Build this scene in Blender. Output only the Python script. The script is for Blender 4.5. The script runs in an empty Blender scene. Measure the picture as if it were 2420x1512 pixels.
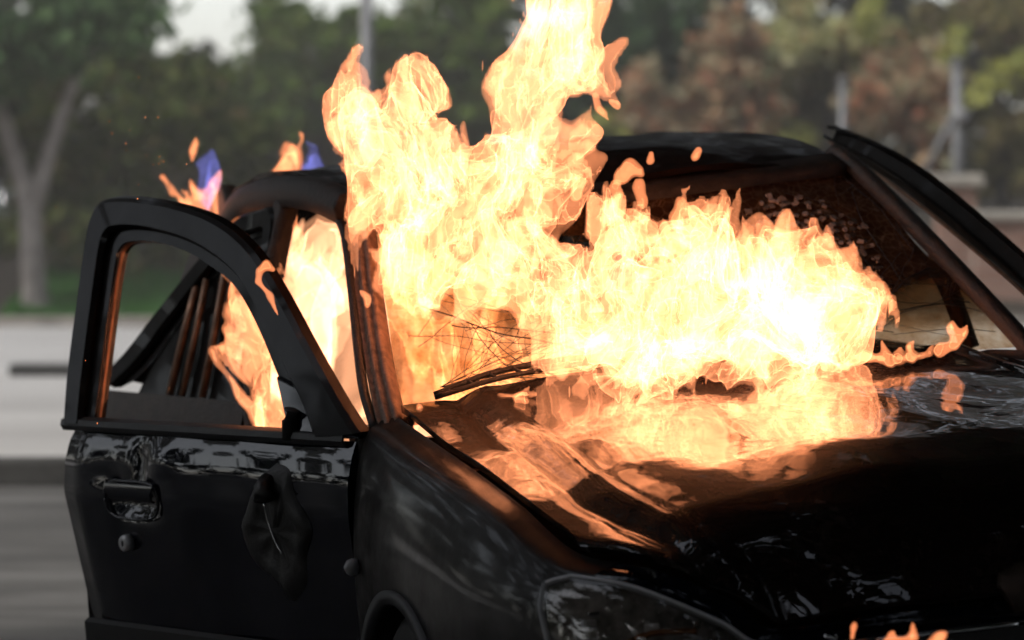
import bpy, bmesh, math, random
import numpy as np
import openvdb
from mathutils import Matrix, Vector
random.seed(7); RNG = np.random.default_rng(11)
S = bpy.context.scene
COL = S.collection

# ------------------------------------------------------------------ camera
FOC = 8000.0                      # focal length in pixels of a 2420 px wide frame
PITCH = math.radians(3.0)
CAM_CAR = np.array([6.377, -2.581, 1.66])           # camera seen from the car's own axes
YAW_C, PIT_C, ROL_C = math.radians(162.609), math.radians(4.246), math.radians(3.671)
def rot_rows(a, b, c):
    f = np.array([math.cos(a)*math.cos(b), math.sin(a)*math.cos(b), -math.sin(b)])
    r = np.cross(f, [0, 0, 1.0]); r /= np.linalg.norm(r); d = np.cross(f, r)
    return np.array([math.cos(c)*r+math.sin(c)*d, -math.sin(c)*r+math.cos(c)*d, f])
R_CAR = rot_rows(YAW_C, PIT_C, ROL_C)
R_W = rot_rows(math.radians(90), PITCH, 0.0)
M_CW = R_W.T @ R_CAR                                   # car axes -> world axes
CAM_H = float(-(M_CW @ (np.array([-1.0, 0.0, 0.02])-CAM_CAR))[2])
CAM_W = np.array([0.0, 0.0, CAM_H])
T_CW = CAM_W - M_CW @ CAM_CAR
def car2w(p): return M_CW @ np.asarray(p, float) + T_CW
def at(u, v, d):                                       # a point seen at (u, v) that lies d metres ahead
    r = R_W.T @ np.array([(u-1210)/FOC, (v-756)/FOC, 1.0])
    return CAM_W + r*(d/r[1])
cam = bpy.data.cameras.new('camera'); camo = bpy.data.objects.new('camera', cam); COL.objects.link(camo)
cam.sensor_width = 36; cam.lens = 36*FOC/2420
cam.clip_start = .1; cam.clip_end = 2000
camo.location = CAM_W; camo.rotation_euler = (math.pi/2-PITCH, 0, 0)
cam.dof.use_dof = True; cam.dof.focus_distance = 6.85; cam.dof.aperture_fstop = 3.2
S.camera = camo

# ------------------------------------------------------------------ world, sun, exposure
W = bpy.data.worlds.new('World'); S.world = W; W.use_nodes = True
nt = W.node_tree; bg = nt.nodes['Background']
sky = nt.nodes.new('ShaderNodeTexSky'); sky.sky_type = 'NISHITA'; sky.sun_disc = False
SUN_EL, SUN_AZ = math.radians(44), math.radians(245)
sky.sun_elevation = SUN_EL; sky.sun_rotation = SUN_AZ; sky.air_density = 1.0; sky.dust_density = 1.2; sky.ozone_density = 1.0
hs = nt.nodes.new('ShaderNodeHueSaturation'); hs.inputs['Saturation'].default_value = .35      # hazy, nearly white sky
nt.links.new(sky.outputs[0], hs.inputs['Color']); nt.links.new(hs.outputs[0], bg.inputs[0]); bg.inputs[1].default_value = .13
sun = bpy.data.lights.new('sun', 'SUN'); suno = bpy.data.objects.new('sun', sun); COL.objects.link(suno)
sun.energy = 1.3; sun.angle = math.radians(14); sun.color = (1, .95, .88)
sdir = Vector((math.sin(SUN_AZ)*math.cos(SUN_EL), math.cos(SUN_AZ)*math.cos(SUN_EL), math.sin(SUN_EL)))
suno.rotation_euler = sdir.to_track_quat('Z', 'Y').to_euler()
S.view_settings.view_transform = 'Standard'; S.view_settings.look = 'None'
S.view_settings.exposure = 0.9; S.view_settings.gamma = 1.0; S.view_settings.use_curve_mapping = False
S.render.engine = 'CYCLES'
cy = S.cycles
cy.transparent_max_bounces = 96; cy.max_bounces = 8; cy.diffuse_bounces = 2; cy.glossy_bounces = 4
cy.sample_clamp_indirect = 6.0; cy.caustics_reflective = False; cy.caustics_refractive = False
cy.use_denoising = True; cy.use_adaptive_sampling = True; cy.adaptive_threshold = .025
try: cy.denoiser = 'OPENIMAGEDENOISE'
except Exception: pass

# ------------------------------------------------------------------ helpers
def tag(o, label=None, cat=None, group=None, kind=None):
    for k, v in (('label', label), ('category', cat), ('group', group), ('kind', kind)):
        if v: o[k] = v
    return o
def empty(name, loc=(0, 0, 0)):
    o = bpy.data.objects.new(name, None); COL.objects.link(o); o.location = loc; o.empty_display_size = .1
    return o
def mesh(name, V, F, mat, parent=None, smooth=True):
    me = bpy.data.meshes.new(name)
    if isinstance(F, np.ndarray):
        V = np.asarray(V, np.float32); n, k = F.shape
        me.vertices.add(len(V)); me.vertices.foreach_set('co', V.ravel()); me.loops.add(n*k); me.loops.foreach_set('vertex_index', F.astype(np.int32).ravel())
        me.polygons.add(n); me.polygons.foreach_set('loop_start', np.arange(0, n*k, k, dtype=np.int32)); me.update(calc_edges=True)
    else: me.from_pydata([tuple(map(float, v)) for v in V], [], [tuple(map(int, f)) for f in F]); me.update()
    if smooth: me.polygons.foreach_set('use_smooth', [True]*len(me.polygons))
    if mat: me.materials.append(mat)
    o = bpy.data.objects.new(name, me); COL.objects.link(o); o.parent = parent
    return o
def solid(o, t, off=-1):
    m = o.modifiers.new('solid', 'SOLIDIFY'); m.thickness = t; m.offset = off; e = o.modifiers.new('split', 'EDGE_SPLIT'); e.split_angle = math.radians(38); return o
def bevel(o, w, seg=2):
    m = o.modifiers.new('bevel', 'BEVEL'); m.width = w; m.segments = seg; m.limit_method = 'ANGLE'; m.angle_limit = math.radians(40); return o
def subd(o, n=1):
    m = o.modifiers.new('sub', 'SUBSURF'); m.levels = n; m.render_levels = n; return o
def spline(P, n):                                      # Catmull-Rom through P, n samples
    P = np.asarray(P, float); m = len(P)
    if m == 2: return P[0]+(P[1]-P[0])*np.linspace(0, 1, n)[:, None]
    Q = np.vstack([2*P[0]-P[1], P, 2*P[-1]-P[-2]]); out = []
    for t in np.linspace(0, m-1-1e-9, n):
        i = int(t); f = t-i; a, b, c, d = Q[i:i+4]
        out.append(.5*((2*b)+(-a+c)*f+(2*a-5*b+4*c-d)*f*f+(-a+3*b-3*c+d)*f**3))
    return np.array(out)
def surf(ctrl, nu, nv):                                # ctrl[i][j] -> grid nu x nv
    A = np.array([spline(r, nv) for r in np.asarray(ctrl, float)])
    return np.array([spline(A[:, j], nu) for j in range(nv)]).transpose(1, 0, 2)
def grid(name, G, mat, parent=None, smooth=True, keep=None, flip=False):
    nu, nv = G.shape[:2]; F = []
    for i in range(nu-1):
        for j in range(nv-1):
            if keep is None or keep(i, j):
                f = (i*nv+j, i*nv+j+1, (i+1)*nv+j+1, (i+1)*nv+j)
                F.append(f[::-1] if flip else f)
    return mesh(name, G.reshape(-1, 3), F, mat, parent, smooth)
def sweep_geo(path, prof, up=(0, 0, 1), closed=True, scale=None):
    path = np.asarray(path, float); prof = np.asarray(prof, float); n = len(path); k = len(prof); V = []; F = []
    for i in range(n):
        t = path[min(i+1, n-1)]-path[max(i-1, 0)]; t /= np.linalg.norm(t)+1e-12
        s = np.cross(t, up); s /= np.linalg.norm(s)+1e-12; w = np.cross(s, t)
        sc = 1 if scale is None else scale[i]
        for a, b in prof: V.append(path[i]+sc*(a*s+b*w))
    for i in range(n-1):
        for j in range(k if closed else k-1):
            F.append((i*k+j, i*k+(j+1) % k, (i+1)*k+(j+1) % k, (i+1)*k+j))
    if closed:
        F.append(tuple(range(k))[::-1]); F.append(tuple((n-1)*k+j for j in range(k)))
    return V, F
def sweep(name, path, prof, mat, parent=None, up=(0, 0, 1), closed=True, scale=None, smooth=True):
    V, F = sweep_geo(path, prof, up, closed, scale); return mesh(name, V, F, mat, parent, smooth)
def circ(r, k=8, ry=None): return [(r*math.cos(2*math.pi*i/k), (ry or r)*math.sin(2*math.pi*i/k)) for i in range(k)]
def tube(name, path, r, mat, parent=None, k=8, scale=None, up=(0.13, .21, 1)): return sweep(name, path, circ(r, k), mat, parent, up, True, scale)
def box_geo(c, s, rz=0.0):
    x, y, z = [k/2 for k in s]; V = []
    for sx, sy, sz in ((-1,-1,-1),(1,-1,-1),(1,1,-1),(-1,1,-1),(-1,-1,1),(1,-1,1),(1,1,1),(-1,1,1)):
        a, b = sx*x, sy*y; V.append((c[0]+a*math.cos(rz)-b*math.sin(rz), c[1]+a*math.sin(rz)+b*math.cos(rz), c[2]+sz*z))
    return V, [(0,3,2,1),(4,5,6,7),(0,1,5,4),(1,2,6,5),(2,3,7,6),(3,0,4,7)]
def box(name, c, s, mat, parent=None, rz=0.0, bev=0.0):
    o = mesh(name, *box_geo(c, s, rz), mat, parent, False)
    return bevel(o, bev) if bev else o
def join_geo(parts):
    V = []; F = []
    for v, f in parts:
        n = len(V); V += [tuple(p) for p in v]; F += [tuple(i+n for i in q) for q in f]
    return V, F
def lathe_geo(prof, k=32):                             # prof: (axis, radius) -> axis along local Y
    V = []; F = []; n = len(prof)
    for a, r in prof:
        for j in range(k): V.append((r*math.cos(2*math.pi*j/k), a, r*math.sin(2*math.pi*j/k)))
    for i in range(n-1):
        for j in range(k): F.append((i*k+j, i*k+(j+1) % k, (i+1)*k+(j+1) % k, (i+1)*k+j))
    return V, F

# ------------------------------------------------------------------ materials
def pane_fresnel(a, lo=.04, hi=.75):
    lw = a.n('LayerWeight', i_Blend=.5); p = a.n('Math', operation='POWER', i_1=4.5); a.l(lw.outputs['Facing'], p.inputs[0])
    m = a.n('MapRange', i_3=lo, i_4=hi); a.l(p.outputs[0], m.inputs[0]); return m.outputs[0]
class N:
    def __init__(s, name):
        s.m = bpy.data.materials.new(name); s.m.use_nodes = True; s.t = s.m.node_tree; s.b = s.t.nodes.get('Principled BSDF'); s.out = s.t.nodes['Material Output']
    def n(s, ty, **k):
        x = s.t.nodes.new('ShaderNode'+ty)
        for a, b in k.items():
            if a.startswith('i_'):
                key = a[2:]; x.inputs[int(key) if key.isdigit() else key].default_value = b
            else: setattr(x, a, b)
        return x
    def l(s, a, b): s.t.links.new(a, b)
    def noise(s, scale, detail=4, rough=.55, coord='Object', dist=0.0, stretch=None):
        tc = s.n('TexCoord'); x = s.n('TexNoise'); x.inputs['Scale'].default_value = scale; x.inputs['Detail'].default_value = detail
        x.inputs['Roughness'].default_value = rough; x.inputs['Distortion'].default_value = dist
        src = tc.outputs[coord]
        if stretch:
            mp = s.n('Mapping'); mp.inputs['Scale'].default_value = stretch; s.l(src, mp.inputs[0]); src = mp.outputs[0]
        s.l(src, x.inputs['Vector']); return x.outputs['Fac']
    def ramp(s, fac, stops, interp='LINEAR'):
        r = s.n('ValToRGB'); r.color_ramp.interpolation = interp; e = r.color_ramp.elements
        while len(e) < len(stops): e.new(.5)
        for q, (p, c) in zip(e, stops):
            q.position = p; q.color = (c[0], c[1], c[2], 1) if hasattr(c, '__len__') else (c, c, c, 1)
        s.l(fac, r.inputs[0]); return r.outputs[0]
    def bump(s, h, strength=.3, dist=.01):
        b = s.n('Bump'); b.inputs['Strength'].default_value = strength; b.inputs['Distance'].default_value = dist
        s.l(h, b.inputs['Height']); s.l(b.outputs[0], s.b.inputs['Normal']); s.l(b.outputs[0], s.b.inputs['Coat Normal']); return b
    def set(s, **k):
        for a, b in k.items(): s.b.inputs[a.replace('_', ' ')].default_value = b
        return s
def paint(name, col, rough, coat, bumpn=.02, dirt=.0, hot=False):
    a = N(name); a.set(Base_Color=(*col, 1), Metallic=0.0)
    a.b.inputs['Coat Weight'].default_value = coat; a.b.inputs['Coat Roughness'].default_value = .04; a.b.inputs['Specular IOR Level'].default_value = .03 if coat > .5 else .10
    f = a.noise(9, 6, .65); rough = max(rough, .45)
    a.l(a.ramp(f, [(.3, max(.03, rough*.7)), (.75, min(1, rough*1.4))]), a.b.inputs['Roughness'])
    g = a.noise(14, 5, .6, dist=.6)
    a.l(a.ramp(g, [(.25, [c*.6 for c in col]), (.6, col), (.8, [c*1.9+.002 for c in col])]), a.b.inputs['Base Color'])
    h = a.noise(3.2, 2, .4); a.bump(h, bumpn, .05)
    return a.m
PAINT = paint('black_paint', (.0028, .0034, .0075), .22, 1.0, .035)
def hood_mat():
    a = N('hood_paint'); a.set(Base_Color=(.007, .006, .007, 1), Roughness=.12)
    a.b.inputs['Coat Weight'].default_value = 1; a.b.inputs['Coat Roughness'].default_value = .02; a.b.inputs['Specular IOR Level'].default_value = .06
    f = a.noise(26, 8, .75, dist=1.2); g = a.noise(4, 3, .5)
    mx = a.n('Math', operation='MULTIPLY'); a.l(f, mx.inputs[0]); a.l(g, mx.inputs[1])
    a.l(a.ramp(mx.outputs[0], [(.28, (.010, .006, .005)), (.38, (.018, .011, .009)), (.47, (.06, .045, .038))]), a.b.inputs['Base Color'])
    a.l(a.ramp(mx.outputs[0], [(.25, .42), (.34, .5), (.42, .65)]), a.b.inputs['Roughness'])
    b1 = a.noise(6.0, 3, .5, dist=.4); a.bump(b1, .07, .03)
    return a.m
HOODM = hood_mat()
def simple(name, col, rough=.6, metal=0.0, nscale=12, var=.35, bumpn=.15, **k):
    a = N(name); a.set(Metallic=metal, Roughness=rough)
    f = a.noise(nscale, 6, .6)
    a.l(a.ramp(f, [(.3, [c*(1-var) for c in col]), (.7, [min(1, c*(1+var)) for c in col])]), a.b.inputs['Base Color'])
    if bumpn: a.bump(a.noise(nscale*3, 5, .6), bumpn, .01)
    for q, v in k.items(): a.b.inputs[q.replace('_', ' ')].default_value = v
    return a.m
CHAR = simple('charred_metal', (.020, .015, .013), .55, .0, 30, .6, .35)
SOOT = simple('sooty_trim', (.010, .009, .009), .42, 0, 40, .5, .2)
RUBBER = simple('rubber', (.007, .007, .007), .7, 0, 60, .3, .2)
SCALED = simple('scaled_steel', (.22, .14, .10), .5, .25, 45, .55, .3)      # bare heated steel at the pillar flanges
CHROME = simple('chrome', (.6, .6, .62), .16, 1, 20, .1, .0)
GREYTRIM = simple('grey_trim', (.022, .023, .025), .45, 0, 80, .25, .2)
ASH = simple('ash', (.10, .09, .08), .9, 0, 60, .5, .4)
LAMPW = simple('repeater_plastic', (.20, .20, .21), .2, 0, 20, .1, 0)
SEATM = simple('burnt_seat_foam', (.018, .012, .009), .95, 0, 25, .6, .8)
def windscreen_mat():
    a = N('cracked_glass'); t = a.t
    tr = a.n('BsdfTransparent'); gl = a.n('BsdfGlossy'); gl.inputs['Roughness'].default_value = .08; gl.inputs['Color'].default_value = (.9, .85, .8, 1)
    so = a.n('BsdfDiffuse'); tl = a.n('BsdfTranslucent')
    tc = a.n('TexCoord'); sp = a.n('SeparateXYZ'); a.l(tc.outputs['Object'], sp.inputs[0])
    # soot is thick high on the pane, thin along its foot
    n1 = a.noise(7, 6, .6, dist=.5); n2 = a.noise(46, 5, .65, dist=.6)
    my = a.n('MapRange', i_1=-.40, i_2=.30, i_3=-.42, i_4=.0); a.l(sp.outputs[1], my.inputs[0])
    zz = a.n('Math', operation='ADD'); a.l(sp.outputs[2], zz.inputs[0]); a.l(my.outputs[0], zz.inputs[1])
    m1 = a.n('MapRange', i_1=1.06, i_2=1.22, i_3=0.0, i_4=1.0); a.l(zz.outputs[0], m1.inputs[0])
    ad = a.n('Math', operation='MULTIPLY_ADD', i_1=.8); a.l(n1, ad.inputs[0]); a.l(m1.outputs[0], ad.inputs[2])
    ad2 = a.n('Math', operation='MULTIPLY_ADD', i_1=.30); a.l(n2, ad2.inputs[0]); a.l(ad.outputs[0], ad2.inputs[2])
    soot = a.ramp(ad2.outputs[0], [(.45, .04), (.75, .22), (1.0, .80)])
    a.l(a.ramp(ad2.outputs[0], [(.4, (.97, .90, .80)), (.7, (.85, .62, .40)), (1.0, (.5, .28, .15))]), tr.inputs[0])
    a.l(a.ramp(n2, [(.35, (.010, .007, .006)), (.6, (.05, .035, .025)), (.72, (.22, .17, .14))]), so.inputs[0])
    vo = a.n('TexVoronoi', feature='DISTANCE_TO_EDGE'); vo.inputs['Scale'].default_value = 42; vo.inputs['Randomness'].default_value = 1.0; a.l(tc.outputs['Object'], vo.inputs['Vector'])
    craze_glints = a.ramp(vo.outputs['Distance'], [(.0, 1.0), (.035, .0)])  # cell edges painted pale brown as glints along the cracks
    dk = so.inputs[0].links[0].from_socket; mc = a.n('Mix', data_type='RGBA'); mc.inputs[7].default_value = (.30, .20, .13, 1); a.l(craze_glints, mc.inputs[0]); a.l(dk, mc.inputs[6]); a.l(mc.outputs[2], so.inputs[0])
    tl.inputs[0].default_value = (.35, .17, .07, 1)
    d = a.n('MixShader', i_0=.25); a.l(so.outputs[0], d.inputs[1]); a.l(tl.outputs[0], d.inputs[2])
    mix = a.n('MixShader'); a.l(soot, mix.inputs[0]); a.l(tr.outputs[0], mix.inputs[1]); a.l(d.outputs[0], mix.inputs[2])
    fr = pane_fresnel(a, .03, .5); bp = a.n('Bump', i_Strength=.2, i_Distance=.02); a.l(a.noise(16, 4, .6, dist=1), bp.inputs['Height'])
    a.l(bp.outputs[0], gl.inputs['Normal'])
    mx2 = a.n('MixShader'); a.l(fr, mx2.inputs[0]); a.l(mix.outputs[0], mx2.inputs[1]); a.l(gl.outputs[0], mx2.inputs[2])
    a.l(mx2.outputs[0], a.out.inputs[0]); return a.m
WS_GLASS = windscreen_mat()
def glass(name, tint, f=.06):
    a = N(name); tr = a.n('BsdfTransparent'); tr.inputs[0].default_value = (*tint, 1); gl = a.n('BsdfGlossy'); gl.inputs['Roughness'].default_value = .03
    fr = pane_fresnel(a); mx = a.n('MixShader'); a.l(fr, mx.inputs[0]); a.l(tr.outputs[0], mx.inputs[1]); a.l(gl.outputs[0], mx.inputs[2]); a.l(mx.outputs[0], a.out.inputs[0]); return a.m
SIDE_GLASS = glass('sooty_side_glass', (.25, .22, .2)); LENS = glass('lamp_lens', (.86, .84, .82))
WINGP = paint('dulled_wing_paint', (.005, .0035, .003), .5, .40, .03); WINGP.node_tree.nodes['Principled BSDF'].inputs['Coat Roughness'].default_value = .10; WINGP.node_tree.nodes['Principled BSDF'].inputs['Specular IOR Level'].default_value = .12
DARKGLASS = paint('blackened_glass', (.006, .005, .005), .4, .25, .05)
def flame_mat(name, cool, hot, lo=.5, hi=3.0):
    """a luminous sheet: some layers glow through their depth (soft rims), some are thin folded sheets (bright rims)"""
    a = N(name); a.t.nodes.remove(a.b)
    ht = a.n('Attribute', attribute_name='heat'); rm = a.n('Attribute', attribute_name='rim'); lw = a.n('LayerWeight', i_Blend=.5)
    c = a.n('Math', operation='SUBTRACT', i_0=1.0); a.l(lw.outputs['Facing'], c.inputs[1])
    ch = a.n('Math', operation='POWER', i_1=1.4); a.l(c.outputs[0], ch.inputs[0])
    p = a.n('Math', operation='POWER', i_1=2.2); a.l(lw.outputs['Facing'], p.inputs[0])
    r = a.n('Math', operation='MULTIPLY_ADD', i_1=2.4, i_2=.10); a.l(p.outputs[0], r.inputs[0])
    mx = a.n('Mix', data_type='FLOAT'); a.l(rm.outputs['Fac'], mx.inputs[0]); a.l(ch.outputs[0], mx.inputs[2]); a.l(r.outputs[0], mx.inputs[3])
    h2 = a.n('Math', operation='POWER', i_1=1.6); a.l(ht.outputs['Fac'], h2.inputs[0])
    s = a.n('MapRange', i_3=lo, i_4=hi); a.l(h2.outputs[0], s.inputs[0])
    m = a.n('Math', operation='MULTIPLY'); a.l(mx.outputs[0], m.inputs[0]); a.l(s.outputs[0], m.inputs[1])
    em = a.n('Emission'); a.l(a.ramp(ht.outputs['Fac'], [(0, cool), (.22, [(2*k+3*g)/5 for k, g in zip(hot, cool)]), (.65, hot)]), em.inputs[0]); a.l(m.outputs[0], em.inputs[1])
    tr = a.n('BsdfTransparent'); ad = a.n('AddShader'); a.l(em.outputs[0], ad.inputs[0]); a.l(tr.outputs[0], ad.inputs[1]); a.l(ad.outputs[0], a.out.inputs[0])
    a.m.cycles.emission_sampling = 'NONE'
    return a.m
FLAME = flame_mat('flame', (1.0, .32, .13), (1.0, .94, .90), .22, 4.2)
WISP = flame_mat('thin_flame', (1.0, .30, .115), (1.0, .52, .32), .30, .6)
GLOWF = flame_mat('cabin_flame', (1.0, .44, .22), (1.0, .76, .58), .30, 1.1)
BLUEF = flame_mat('blue_flame', (.14, .15, .55), (.26, .24, .70), .16, .26)

# ================================================================== setting: ground
def asphalt():
    a = N('old_asphalt'); f = a.noise(.9, 8, .62, stretch=(.6, 2.2, 1)); g = a.noise(90, 3, .6)
    a.l(a.ramp(f, [(.33, (.07, .07, .07)), (.5, (.12, .117, .112)), (.62, (.18, .176, .17)), (.75, (.26, .255, .245))]), a.b.inputs['Base Color'])
    a.set(Roughness=.8); a.bump(g, .4, .01); return a.m
def concrete():  # pale tone stands in for sunlight falling on the lot
    a = N('pale_concrete'); f = a.noise(.7, 7, .6, stretch=(.4, 1.6, 1))
    a.l(a.ramp(f, [(.3, (.48, .465, .45)), (.6, (.62, .605, .585)), (.8, (.68, .665, .64))]), a.b.inputs['Base Color']); a.set(Roughness=.85); a.bump(a.noise(60, 3), .2, .01); return a.m
def sheet(name, x0, x1, y0, y1, z, mat, n=2):
    G = np.array([[(x, y, z) for y in np.linspace(y0, y1, n)] for x in np.linspace(x0, x1, n)]); return grid(name, G, mat, None, False, flip=True)
g0 = sheet('ground', -300, 300, -200, 500, -.004, asphalt()); tag(g0, kind='structure')
KERB = 14.3
lot = box('parking_lot', (0, KERB+.16+5.2, .045), (120, 10.4, .11), concrete()); tag(lot, kind='structure')
kerb = box('kerb', (0, KERB+.075, .048), (120, .15, .125), simple('kerb_stone', (.07, .068, .065), .9, 0, 5, .4, .3), bev=.02); tag(kerb, kind='structure')
LOT_END = KERB+.16+10.4
def bankz(x, y): return .1+min(.7, max(0, y-LOT_END)*.10)+.06*math.sin(x*.9)+.05*math.sin(x*2.3+y)
GB = np.array([[(x, y, bankz(x, y)) for y in np.linspace(LOT_END, LOT_END+40, 40)] for x in np.linspace(-60, 60, 90)])
soil = simple('soil_bank', (.05, .04, .028), .95, 0, 1.5, .5, .5)
bank = grid('bank', GB, soil, None, True, flip=True); tag(bank, kind='structure')
kerb2 = box('kerb', (0, LOT_END+.05, .10), (120, .16, .14), simple('worn_kerb', (.28, .25, .22), .9, 0, 6, .4, .3), bev=.02); tag(kerb2, kind='structure')
# grass tufts as blades
def leafmat(name, cols, rough=.6):
    a = N(name); g = a.n('NewGeometry'); c = a.ramp(g.outputs['Random Per Island'], [(i/(len(cols)-1), k) for i, k in enumerate(cols)])
    df = a.n('BsdfDiffuse'); tl = a.n('BsdfTranslucent'); a.l(c, df.inputs[0]); a.l(c, tl.inputs[0])
    mx = a.n('MixShader', i_0=.35); a.l(df.outputs[0], mx.inputs[1]); a.l(tl.outputs[0], mx.inputs[2]); a.l(mx.outputs[0], a.out.inputs[0]); return a.m
GRASS = leafmat('grass_blades', [(.05, .16, .03), (.08, .25, .05), (.12, .32, .08)])
def blades(n, x0, x1, y0, y1, h):
    V = []; F = []
    for i in range(n):
        x = random.uniform(x0, x1); y = random.uniform(y0, y1); z = bankz(x, y)-.01; a = random.uniform(0, 6.3); w = .018; hh = h*random.uniform(.5, 1.2)
        lx, ly = random.uniform(-.06, .06), random.uniform(-.06, .06); k = len(V)
        V += [(x-w*math.cos(a), y-w*math.sin(a), z), (x+w*math.cos(a), y+w*math.sin(a), z), (x+lx, y+ly, z+hh)]; F.append((k, k+1, k+2))
    return V, F
gr = mesh('grass', *blades(15000, -3.8, -2.2, LOT_END+.25, LOT_END+2.7, .12), GRASS, None, False); tag(gr, 'bright green grass strip behind the pale lot', 'grass', kind='stuff')

# ================================================================== setting: trees and shrubs behind
BARK = simple('grey_bark', (.29, .26, .24), .9, 0, 8, .4, .6)
DARKBARK = simple('dark_bark', (.045, .035, .03), .9, 0, 8, .4, .6)
LEAF = {
 'dark': leafmat('dark_foliage', [(0.046, 0.071, 0.023), (0.103, 0.144, 0.042), (0.177, 0.220, 0.065), (0.139, 0.111, 0.054)]),
 'deep': leafmat('deep_foliage', [(0.036, 0.071, 0.036), (0.084, 0.151, 0.065), (0.139, 0.220, 0.095)]),
 'green': leafmat('green_foliage', [(0.082, 0.144, 0.027), (0.167, 0.270, 0.053), (0.275, 0.380, 0.083), (0.184, 0.175, 0.059)]),
 'pale': leafmat('pale_green_foliage', [(0.109, 0.227, 0.101), (0.192, 0.380, 0.178), (0.274, 0.430, 0.223)]),
 'brown': leafmat('brown_foliage', [(0.163, 0.111, 0.059), (0.279, 0.181, 0.101), (0.234, 0.239, 0.082), (0.420, 0.239, 0.134)]),
 'red': leafmat('red_foliage', [(0.620, 0.240, 0.141), (0.620, 0.406, 0.236), (0.620, 0.620, 0.397), (0.443, 0.220, 0.141), (0.259, 0.296, 0.158)]),
 'amber': leafmat('amber_foliage', [(0.620, 0.406, 0.197), (0.620, 0.620, 0.357), (0.620, 0.620, 0.278), (0.332, 0.332, 0.158)]),
 'yellow': leafmat('yellow_foliage', [(0.600, 0.600, 0.136), (0.600, 0.600, 0.219), (0.383, 0.437, 0.136)]),
 'olive': leafmat('olive_foliage', [(0.129, 0.134, 0.061), (0.281, 0.266, 0.108), (0.430, 0.365, 0.154), (0.259, 0.174, 0.119)]),
}
def leaf_geo(blobs, n, size, clump=.22):
    """leaf quads gathered in clumps inside ellipsoids (cx,cy,cz,rx,ry,rz)"""
    vols = np.array([b[3]*b[5] for b in blobs]); cnt = (n*vols/vols.sum()).astype(int)+1
    V = []
    for b, c in zip(blobs, cnt):
        nc = max(4, c//40)
        u = RNG.normal(size=(nc, 3)); u /= np.linalg.norm(u, axis=1)[:, None]; u *= RNG.random((nc, 1))**.42
        cen = np.array(b[:3])+u*np.array(b[3:])
        k = RNG.integers(0, nc, c); rr = clump*RNG.uniform(.5, 1.3, nc)
        p = cen[k]+RNG.normal(size=(c, 3))*rr[k][:, None]*np.array([.6, .6, .42])
        a = RNG.normal(size=(c, 3)); a /= np.linalg.norm(a, axis=1)[:, None]
        q = np.cross(a, RNG.normal(size=(c, 3))); q /= np.linalg.norm(q, axis=1)[:, None]
        s = size*RNG.uniform(.5, 1.25, (c, 1)); a = a*s; q = q*s*.62
        V.append(np.stack([p-a, p+q, p+a, p-q], 1).reshape(-1, 3))
    V = np.vstack(V); return V, np.arange(len(V), dtype=np.int32).reshape(-1, 4)
def px_blob(u, v, ru, rv, d, dep=None):
    p = at(u, v, d); s = d/FOC; return (p[0], p[1], p[2], ru*s, dep or max(.35, ru*s*.8), rv*s)
def plant(name, label, cat, blobs, d, leaf, n, size, trunk, bark=DARKBARK, group=None, clump=.2, r0=.05):
    """trunk: list of polylines in (u, v, radius m)"""
    B = []
    for b in blobs:
        for k in range(7):
            f = random.uniform(.28, .62); B.append(px_blob(b[0]+b[2]*random.uniform(-.85, .85), b[1]+b[3]*random.uniform(-.85, .85), b[2]*f, b[3]*f*random.uniform(.7, 1.3), d+random.uniform(-.5, .5)))
    root = empty(name, (0, 0, 0)); tag(root, label, cat, group)
    p0 = at(trunk[0][0][0], trunk[0][0][1], d); gz = bankz(p0[0], p0[1]) if p0[1] > LOT_END else .1
    base = np.array([p0[0], p0[1], gz-.03]); root.location = base
    parts = []
    for i, pl in enumerate(trunk):
        P = [at(u, v, d) for u, v, r in pl]; Rr = [r for u, v, r in pl]
        if i == 0: P[0] = base
        Q = spline(np.column_stack([np.array(P), Rr]), 14)
        parts.append(sweep_geo(Q[:, :3]-base, circ(1, 9), (.1, .9, .2), True, Q[:, 3]))
    mesh('trunk', *join_geo(parts), bark, root)
    V, F = leaf_geo(B, n, size, clump)
    mesh('crown', np.array(V)-base, F, LEAF[leaf], root, False)
    return root
def vline(u, v0, v1, r): return [(u, v0, r), (u+4, (v0+v1)/2, r*.85), (u-3, v1, r*.6)]
G1 = 'trees beyond the lot'
plant('forked_tree', 'pale trunked tree forking low, leftmost in the picture beside the lot', 'tree',
      [(20, 60, 280, 120), (-120, 160, 200, 200), (270, 40, 120, 90)], 25.7, 'deep', 5200, .075,
      [[(88, 800, .15), (82, 700, .105), (76, 600, .095), (72, 490, .09)], [(72, 510, .085), (50, 420, .075), (12, 300, .065), (-40, 120, .055), (-70, -60, .04)],
       [(74, 510, .08), (105, 400, .065), (140, 290, .055), (185, 170, .05), (240, 60, .04), (300, -40, .03)]], BARK, G1)
plant('dark_tree', 'dark leaved tree with dark trunk above the grass strip', 'tree',
      [(240, 330, 260, 190), (420, 250, 200, 140), (120, 560, 150, 70), (330, 600, 170, 60)], 27.2, 'dark', 6500, .08,
      [[(270, 770, .11), (268, 640, .1), (280, 450, .09), (300, 260, .05)], [(285, 450, .05), (380, 330, .04), (450, 240, .02)]], DARKBARK, G1)
plant('pale_bush', 'pale blue green bush low behind the forked trunk', 'bush',
      [(215, 405, 75, 55), (120, 470, 70, 30), (330, 480, 70, 35)], 31.5, 'pale', 900, .08, [[(215, 760, .03), (215, 560, .03), (215, 420, .015)]], DARKBARK, 'bushes beyond the lot', .12)
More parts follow.
